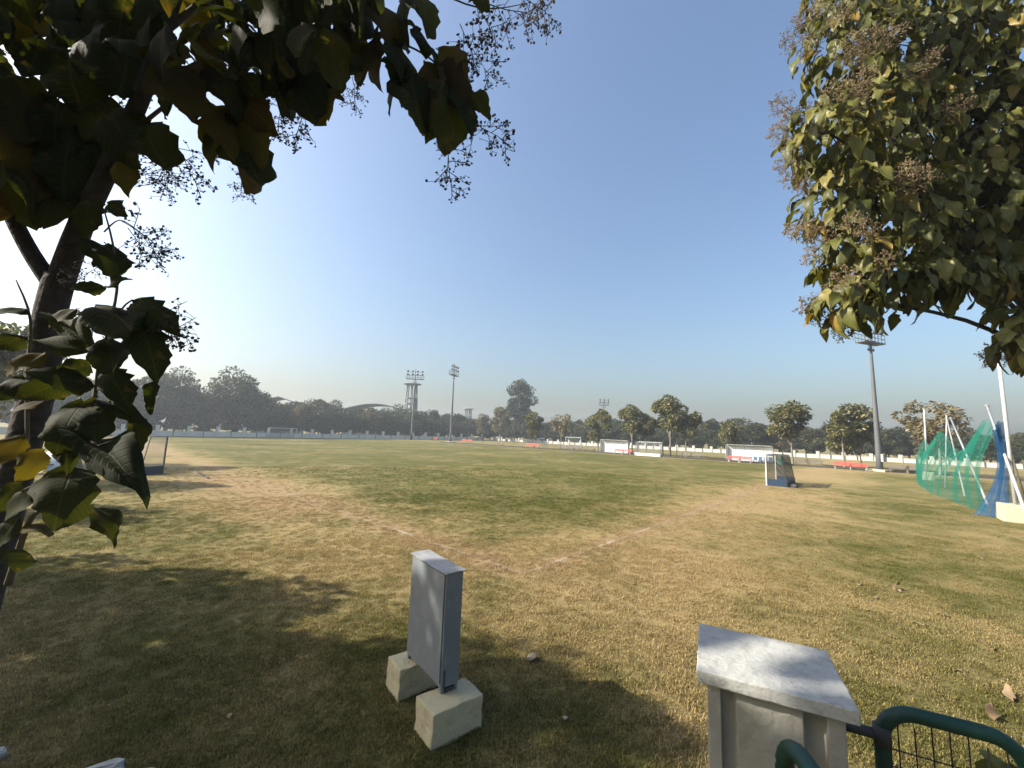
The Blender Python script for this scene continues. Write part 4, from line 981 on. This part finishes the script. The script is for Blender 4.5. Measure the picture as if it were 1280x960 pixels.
p4 = at(755, 507, 165); flood(Vector((p4.x, p4.y, 0)), p4.z, 'distant floodlight mast rising above the teak row', 0, hw=2.0, rows=2, lamps=6, base=False)
p5 = at(519, 474, 122); flood(Vector((p5.x, p5.y, 0)), p5.z, 'floodlight mast standing in front of the disc-topped tower', R(5), hw=2.6, rows=2, lamps=8, base=False)
def tower(p, zt, rd, label, legs=True):
    t = empty('observation_tower', p, R(20), label, 'tower')
    mb = MB(); mb.tube([(0, 0, zt - .5), (0, 0, zt - .15), (0, 0, zt), (0, 0, zt + .35)], [rd * .55, rd, rd, rd * .75], 24); mb.build('disc_platform', M_TOWER, t)
    for k in range(8):
        a = k * math.pi / 4; c, s = math.cos(a), math.sin(a); mb = MB()
        mb.tube([(c * rd * .72, s * rd * .72, 0), (c * rd * .66, s * rd * .66, zt * .55), (c * rd * .52, s * rd * .52, zt - .4)], .24, 8); mb.build('column', M_TOWER, t)
    for z, kk in ((zt * .62, .66), (zt * .72, .63), (zt * .35, .70)):
        mb = MB(); mb.tube([(0, 0, z), (0, 0, z + .35)], rd * kk, 20); mb.build('ring_floor', M_TOWER, t)
p = at(515.5, 480, 150); tower(Vector((p.x, p.y, 0)), p.z, 3.4, 'concrete lookout tower on columns with a wide disc top')
p = at(585.5, 511, 210); tower(Vector((p.x, p.y, 0)), p.z, 2.9, 'distant disc-topped tower just clearing the tree line')
def hall(p, rz, w, dpt, h, label, arch=False):
    t = empty('sports_hall', p, rz, label, 'building')
    mb = MB(); mb.box((0, 0, h / 2), (w, dpt, h)); mb.build('wall', M_TOWER, t)
    for k in range(7):
        mb = MB(); mb.box((-w / 2 + w * (k + .5) / 7, -dpt / 2 - .03, h * .6), (w / 11, .08, h * .35)); mb.build('window', M_DARK, t)
    mb = MB(); n = 14; V = []; ov = .6
    for i in range(n + 1):
        u = i / n; x = -w / 2 - ov + (w + 2 * ov) * u
        z = h + (2.6 * math.sin(math.pi * u) if arch else 2.4 * (1 - abs(2 * u - 1))) + .01
        for y in (-dpt / 2 - ov, dpt / 2 + ov): V += [(x, y, z), (x, y, z + .25)]
    F = []
    for i in range(n):
        a = i * 4; b = a + 4; F += [(a + 1, b + 1, b + 3, a + 3), (a, a + 2, b + 2, b), (a, b, b + 1, a + 1), (a + 2, a + 3, b + 3, b + 2)]
    F += [(0, 1, 3, 2), (n * 4, n * 4 + 2, n * 4 + 3, n * 4 + 1)]
    mb.add(V, F); mb.build('roof', M_ROOF, t)
p = at(352, 503, 140); hall(Vector((p.x, p.y, 0)), R(20), 14, 12, p.z - 1.0, 'pale hall with ridged roof showing over the left trees')
p = at(475, 505, 165); hall(Vector((p.x, p.y, 0)), R(5), 24, 14, p.z - 3.2, 'pale arched-roof hall showing over the trees by the tower', True)

# ------------------------------------------------------------------ tree kinds for the middle and far distance
def crown_np(seed, R_, z0, z1, ncl, nleaf, size, gap=0.0, shape='round', droop=.3, cr=(.24, .44), kr=(.45, .82)):
    r = np.random.default_rng(seed); cl = []
    zc, hz = (z0 + z1) / 2, (z1 - z0) / 2
    while len(cl) < ncl:
        v = r.normal(size=3); v /= np.linalg.norm(v); k = r.uniform(*kr)
        c = np.array([v[0] * R_ * k, v[1] * R_ * k, zc + v[2] * hz * k])
        if shape == 'cone': kk = 1 - .55 * max(0, (c[2] - zc) / hz); c[0] *= kk; c[1] *= kk
        if shape == 'wide' and c[2] < zc: c[0] *= .8; c[1] *= .8
        cl.append((c, R_ * r.uniform(*cr)))
    n = nleaf; ci = r.integers(0, len(cl), n); C = np.array([cl[i][0] for i in ci]); RR = np.array([cl[i][1] for i in ci])
    v = r.normal(size=(n, 3)); v /= np.linalg.norm(v, axis=1)[:, None]
    P = C + v * (RR * r.uniform(.3, 1.05, n) ** .45)[:, None] * np.array([1, 1, .8])
    d = v + r.normal(size=(n, 3)) * .6; d[:, 2] -= droop; d /= np.linalg.norm(d, axis=1)[:, None]
    up = np.tile([0, 0, 1.0], (n, 1)) + r.normal(size=(n, 3)) * .55 + v * .5; s = np.cross(d, up); s /= np.linalg.norm(s, axis=1)[:, None] + 1e-9; nn = np.cross(s, d)
    L = size * r.uniform(.6, 1.3, n)[:, None]; W = L * r.uniform(.42, .62, n)[:, None]
    V = np.stack([P, P + d * L * .5 + s * W * .5 + nn * L * .06, P + d * L - nn * L * .12, P + d * L * .5 - s * W * .5 + nn * L * .06], 1).reshape(-1, 3)
    F = np.arange(n * 4).reshape(-1, 4); return V, F, cl
def trunk_mesh(name, H0, cl, r0, seed, lean=.15, forks=7):
    r = random.Random(seed); mb = MB(); x, y = r.uniform(-lean, lean), r.uniform(-lean, lean)
    tube_poly(mb, [(0, 0, -.1, r0 * 1.35), (0, 0, .35, r0), (x, y, H0 * .6, r0 * .8), (x * 1.4, y * 1.2, H0, r0 * .65), (x, y, H0 * 1.5, r0 * .35)], 8)
    for c, rr in r.sample(cl, min(forks, len(cl))):
        s = Vector((x * 1.2, y, H0 * r.uniform(.75, 1.15))); e = Vector(c); md = s.lerp(e, .5) + Vector((0, 0, .2))
        tube_poly(mb, [tuple(s) + (r0 * .5,), tuple(md) + (r0 * .33,), tuple(e) + (r0 * .12,)], 6, 3)
    return mb.mesh(name, True)
def kind(name, seed, R_, z0, z1, ncl, nl, size, r0, mat, shape='round', bark=M_BARKF, droop=.3, **kw):
    V, F, cl = crown_np(seed, R_, z0, z1, ncl, nl, size, shape=shape, droop=droop, **kw)
    cm = np_mesh(name + '_crown', V, F); cm.materials.append(mat)
    tm = trunk_mesh(name + '_trunk', z0 + .3, cl, r0, seed); tm.materials.append(bark); return cm, tm
def plant(k, loc, h, h0, label, group=None, wscale=1.0, name='tree', rz=None, rr=random.Random(99)):
    s = h / h0; t = empty(name, loc, rr.uniform(0, 6.28) if rz is None else rz, label, 'tree', group)
    t.scale = (s * wscale, s * wscale, s)
    link('crown', k[0], None, t); link('trunk', k[1], None, t); return t
BELT = [kind('belt%d' % i, 200 + i, [4.2, 3.6, 4.6, 3.4, 4.0, 3.0][i], [1.6, 2.0, 1.4, 1.2, 1.0, 2.6][i], 10, [20, 18, 22, 17, 20, 13][i], [5600, 5000, 5800, 4600, 5600, 3400][i], .50, .22, FARL[[0, 1, 0, 1, 0, 2][i]], ['round', 'cone', 'wide', 'cone', 'round', 'round'][i], M_BARKF) for i in range(6)]
TALL = kind('tall', 301, 6.0, 6.0, 20.5, 34, 11000, .6, .42, FARL[0], 'wide', cr=(.2, .36), kr=(.5, .95))
TALL2 = kind('tall2', 302, 5.0, 3.0, 14, 26, 8000, .55, .4, FARL[0], 'round')
TEAK = [kind('teakrow%d' % i, 400 + i, [2.7, 2.9, 2.5, 2.7][i], [2.6, 2.8, 2.6, 2.9][i], 9, [20, 22, 18, 18][i], [4200, 4800, 3600, 2000][i], .42, .13, [MIDL, MIDL, MIDL, MIDB][i], ['round', 'cone', 'round', 'wide'][i], M_BARKF, .5, cr=(.20, .36), kr=(.35, 1.0)) for i in range(4)]

# row along the far sideline
rows_ = [(668, 61.5, 0, 8.6, .85, 'sparse brownish tree over the red benches by the blue frame'), (701, 62, 3, 8.6, .9, 'small rust-tinged teak beside the pale thin-framed goal'), (747, 61, 0, 9.0, 1.05, 'round dark teak right behind the clear shelter'),
         (790, 61, 1, 9.3, 1.05, 'broad teak between the clear shelter and white-barred goal'), (808, 62.5, 2, 8.8, .9, 'slim teak leaning over the white-barred goal'), (838, 60.5, 1, 10.8, 1.05, 'tallest teak of the row with a stepped pointed crown'), (858, 62, 2, 9.0, .95, 'lower dark teak crowding the tallest one'),
         (911, 60.5, 2, 7.2, .85, 'small yellowish teak at the end of the goal-side shelter'), (991, 60.5, 1, 9.2, 1.22, 'full round teak behind the hockey goal'), (1056, 60.0, 0, 9.0, 1.15, 'yellow-green teak over the pair of red benches'), (1078, 62.5, 2, 7.6, .85, 'dark low teak against the floodlight mast'), (1176, 58.0, 3, 9.6, 1.15, 'half-bare brown teak behind the green practice net')]
for x, a, k, h, ws, lb in rows_: plant(TEAK[k], fld(a, b_for(a, x)), h, 9.6, lb, 'teak row along the far sideline', ws, 'teak_tree')
# teaks at the left edge whose shade crosses the lawn; those by and behind the gate are unseen, added for shade
SH = [(-12.8, 6.5, 1, 6.3, 1.2, 'leafy teak just left of the large-leaved near tree'), (-33.5, 25.0, 0, 9.8, 1.15, 'bright green teak seen past the near forked trunk'), (-26.0, 18.6, 1, 8.2, 1.0, 'teak of the left row shading the old goal'), (-19.0, 12.8, 2, 6.0, .8, 'small teak of the left row between taller ones'), (-12.2, 3.95, 1, 9.6, .72, 'taller teak of the left row beside the lawn corner'), (-9.5, 1.3, 0, 6.8, 1.0, 'unseen teak level with the gate, added for its shade'), (-7.5, -4.0, 1, 8.5, 1.2, 'unseen teak at back left of the gate, added to block sky light'), (-1.5, -6.0, 0, 8.5, 1.2, 'unseen teak behind the gate, added to block sky light'), (6.0, -4.5, 1, 8.0, 1.2, 'unseen teak at back right of the gate, added to block sky light')]
for x, y, k, h, ws, lb in SH: plant(TEAK[k], Vector((x, y, 0)), h, 9.6, lb, 'teak row along the left edge', ws, 'teak_tree')
# belts behind the walls
rb = random.Random(77)
HL = [(-200, 14), (0, 14), (150, 14), (200, 15), (235, 13), (262, 13), (290, 14), (322, 13), (342, 9.5), (380, 12), (405, 12.6), (430, 13), (455, 11.5), (480, 12), (540, 11), (600, 10.5), (660, 9.5), (800, 9.3), (880, 9), (915, 9.5), (940, 10.4), (975, 9.4), (1000, 8.6), (1100, 8.3), (1280, 8.0), (1600, 8)]
def hx(x): return float(np.interp(x, [q[0] for q in HL], [q[1] for q in HL]))
LB = ['dark rounded', 'olive pointed', 'dark flat-topped', 'narrow olive', 'low-branched dark', 'sparse brownish']
ROW = ['front', 'middle', 'back']
def belt_tree(p, fac, kinds, row, wall_, ws=1.0):
    k = rb.choice(kinds); x = px(p)[0]; h = hx(x) * fac * rb.uniform(.86, 1.06)
    plant(BELT[k], p, h, 10.6, '%s tree in the %s row behind the %s' % (LB[k], ROW[row], wall_), 'trees of the belt behind the ' + wall_, ws * rb.uniform(.95, 1.25) * (10.5 / h) ** .4, 'belt_tree')
for row, (b0, fac) in enumerate(((105.5, .82), (111.5, 1.0), (119, .95))):
    a = -18 + row * 2.0
    while a < 104: belt_tree(fld(a, b0 + rb.uniform(-1.5, 1.5)), fac, (0, 1, 2, 3, 4, 4) if row else (0, 1, 3, 4, 4, 5), row, 'long wall past the far goal line'); a += rb.uniform(4.6, 6.4)
for row, (a0, fac) in enumerate(((105.5, .85), (112, 1.0), (120, 1.0))):
    b = 108 - row * 2.5
    while b > -32: belt_tree(fld(a0 + rb.uniform(-1.5, 1.5), b), fac, (0, 1, 2, 3, 4, 4) if row else (0, 1, 3, 4, 4, 5), row, 'wall beyond the team shelters'); b -= rb.uniform(4.6, 6.4)
def shrub(p, wall_):
    k = rb.choice((0, 2, 4)); plant(BELT[k], p, rb.uniform(3.2, 5.0), 10.6, 'dark shrub right behind the ' + wall_, 'shrubs behind the ' + wall_, rb.uniform(1.2, 1.7), 'belt_shrub')
a = -16.0
while a < 104: shrub(fld(a, 103.6 + rb.uniform(-.5, .8)), 'long wall past the far goal line'); a += rb.uniform(3.4, 4.8)
b = 106.0
while b > -30: shrub(fld(103.4 + rb.uniform(-.5, .8), b), 'wall beyond the team shelters'); b -= rb.uniform(3.4, 4.8)
p = fld(110, b_for(110, 648)); plant(TALL, p, 24.0, 20.5, 'tallest tree with a high domed crown and open lower branches', None, .95, 'tall_tree')
p = fld(a_for(108, 292), 108); plant(TALL2, p, 16.4, 14, 'tall dark tree with a wide uneven crown behind the wall', None, 1.0, 'tall_tree')
p = fld(a_for(108, 205), 108); plant(TALL2, p, 15, 14, 'broad dark tree in the belt behind the grey goal', None, 1.0, 'tall_tree', 1.0)
p = fld(92, b_for(92, 625)); plant(BELT[5], p, 13.0, 10.6, 'brown-tinged spreading tree before the tallest domed tree', None, 1.15, 'tree')
p = fld(93, b_for(93, 603)); plant(BELT[5], p, 10.5, 10.6, 'smaller brown-tinged tree by the wall corner', None, 1.0, 'tree')

# ------------------------------------------------------------------ litter on the lawn and kerb stones
dl = [leaf_mesh('dry_leaf_%d' % i, .55, .5, [-.3, .4, -.5][i], .12, 90 + i, 6, 4, mat=M_DRY)[0] for i in range(3)]
rd = random.Random(12)
for i, (x, y, s) in enumerate([(672, 820, .27), (287, 902, .10), (449, 780, .06), (464, 783, .05), (1075, 733, .20), (1112, 735, .22), (1128, 741, .14), (1082, 764, .18), (1098, 748, .14), (1140, 780, .16), (1242, 815, .14), (1268, 880, .2), (1246, 905, .2), (1205, 842, .12), (1120, 800, .1), (700, 900, .08), (940, 745, .1), (1180, 770, .12), (455, 899, .07), (194, 725, .1), (1040, 700, .12), (1030, 780, .1), (880, 700, .08), (380, 690, .08), (1230, 700, .12), (1010, 830, .1)]):
    o = link('fallen_leaf', dl[i % 3]); o.location = gp(x, y) + Vector((0, 0, .03)); o.scale = (s,) * 3; o.rotation_euler = (rd.uniform(-.3, .3), rd.uniform(-.3, .3), rd.uniform(0, 6.28))
    lb_ = {0: 'large dry leaf on the grass between the steel box and pillar', 1: 'pale dry leaf lying in the dark tree shade'}.get(i) or ('dry brown leaf on the lawn past the gate and pillar' if x > 860 else 'small dry leaf on the grass around the steel box')
    tag(o, lb_, 'leaf', 'fallen leaves on the lawn')
def stone(p, s, seed, rz, label):
    r = random.Random(seed); mb = MB(); n, mm = 10, 6
    for j in range(mm + 1):
        for i in range(n):
            th, ph = 2 * math.pi * i / n, math.pi * j / mm; k = 1 + r.uniform(-.14, .14)
            v = Vector((math.sin(ph) * math.cos(th), math.sin(ph) * math.sin(th), math.cos(ph))); v = Vector([math.copysign(abs(q) ** .6, q) for q in v]) * k
            mb.v.append((v.x * s[0], v.y * s[1], v.z * s[2]))
    for j in range(mm):
        for i in range(n): a, b = j * n + i, j * n + (i + 1) % n; mb.f.append((a, a + n, b + n, b))
    o = mb.build('kerb_stone', M_STONE, loc=p); o.rotation_euler = (0, 0, rz); return tag(o, label, 'stone')
stone(gp(118, 972) + Vector((0, 0, .0)), (.21, .10, .07), 1, .5, 'white chipped kerb stone lying in the shaded grass')
stone(gp(178, 972) + Vector((0, 0, -.02)), (.12, .07, .07), 2, .2, 'small half-buried white stone beside the chipped kerb stone')
stone(gp(-12, 950) + Vector((0, 0, -.02)), (.09, .07, .09), 3, .9, 'pale stone at the foot of the shaded trunk')

# ------------------------------------------------------------------ haze
mt = bpy.data.materials.new('haze'); mt.use_nodes = True; N = mt.node_tree.nodes; N.remove(N['Principled BSDF'])
pv = N.new('ShaderNodeVolumePrincipled'); pv.inputs['Color'].default_value = (0.80, 0.89, 1.0, 1); pv.inputs['Density'].default_value = 0.0008; pv.inputs['Anisotropy'].default_value = 0.35
mt.node_tree.links.new(pv.outputs[0], N['Material Output'].inputs['Volume'])
o = MB().box((0, 120, 15.0), (940, 940, 32.0)).build('haze', mt); tag(o, kind='stuff')
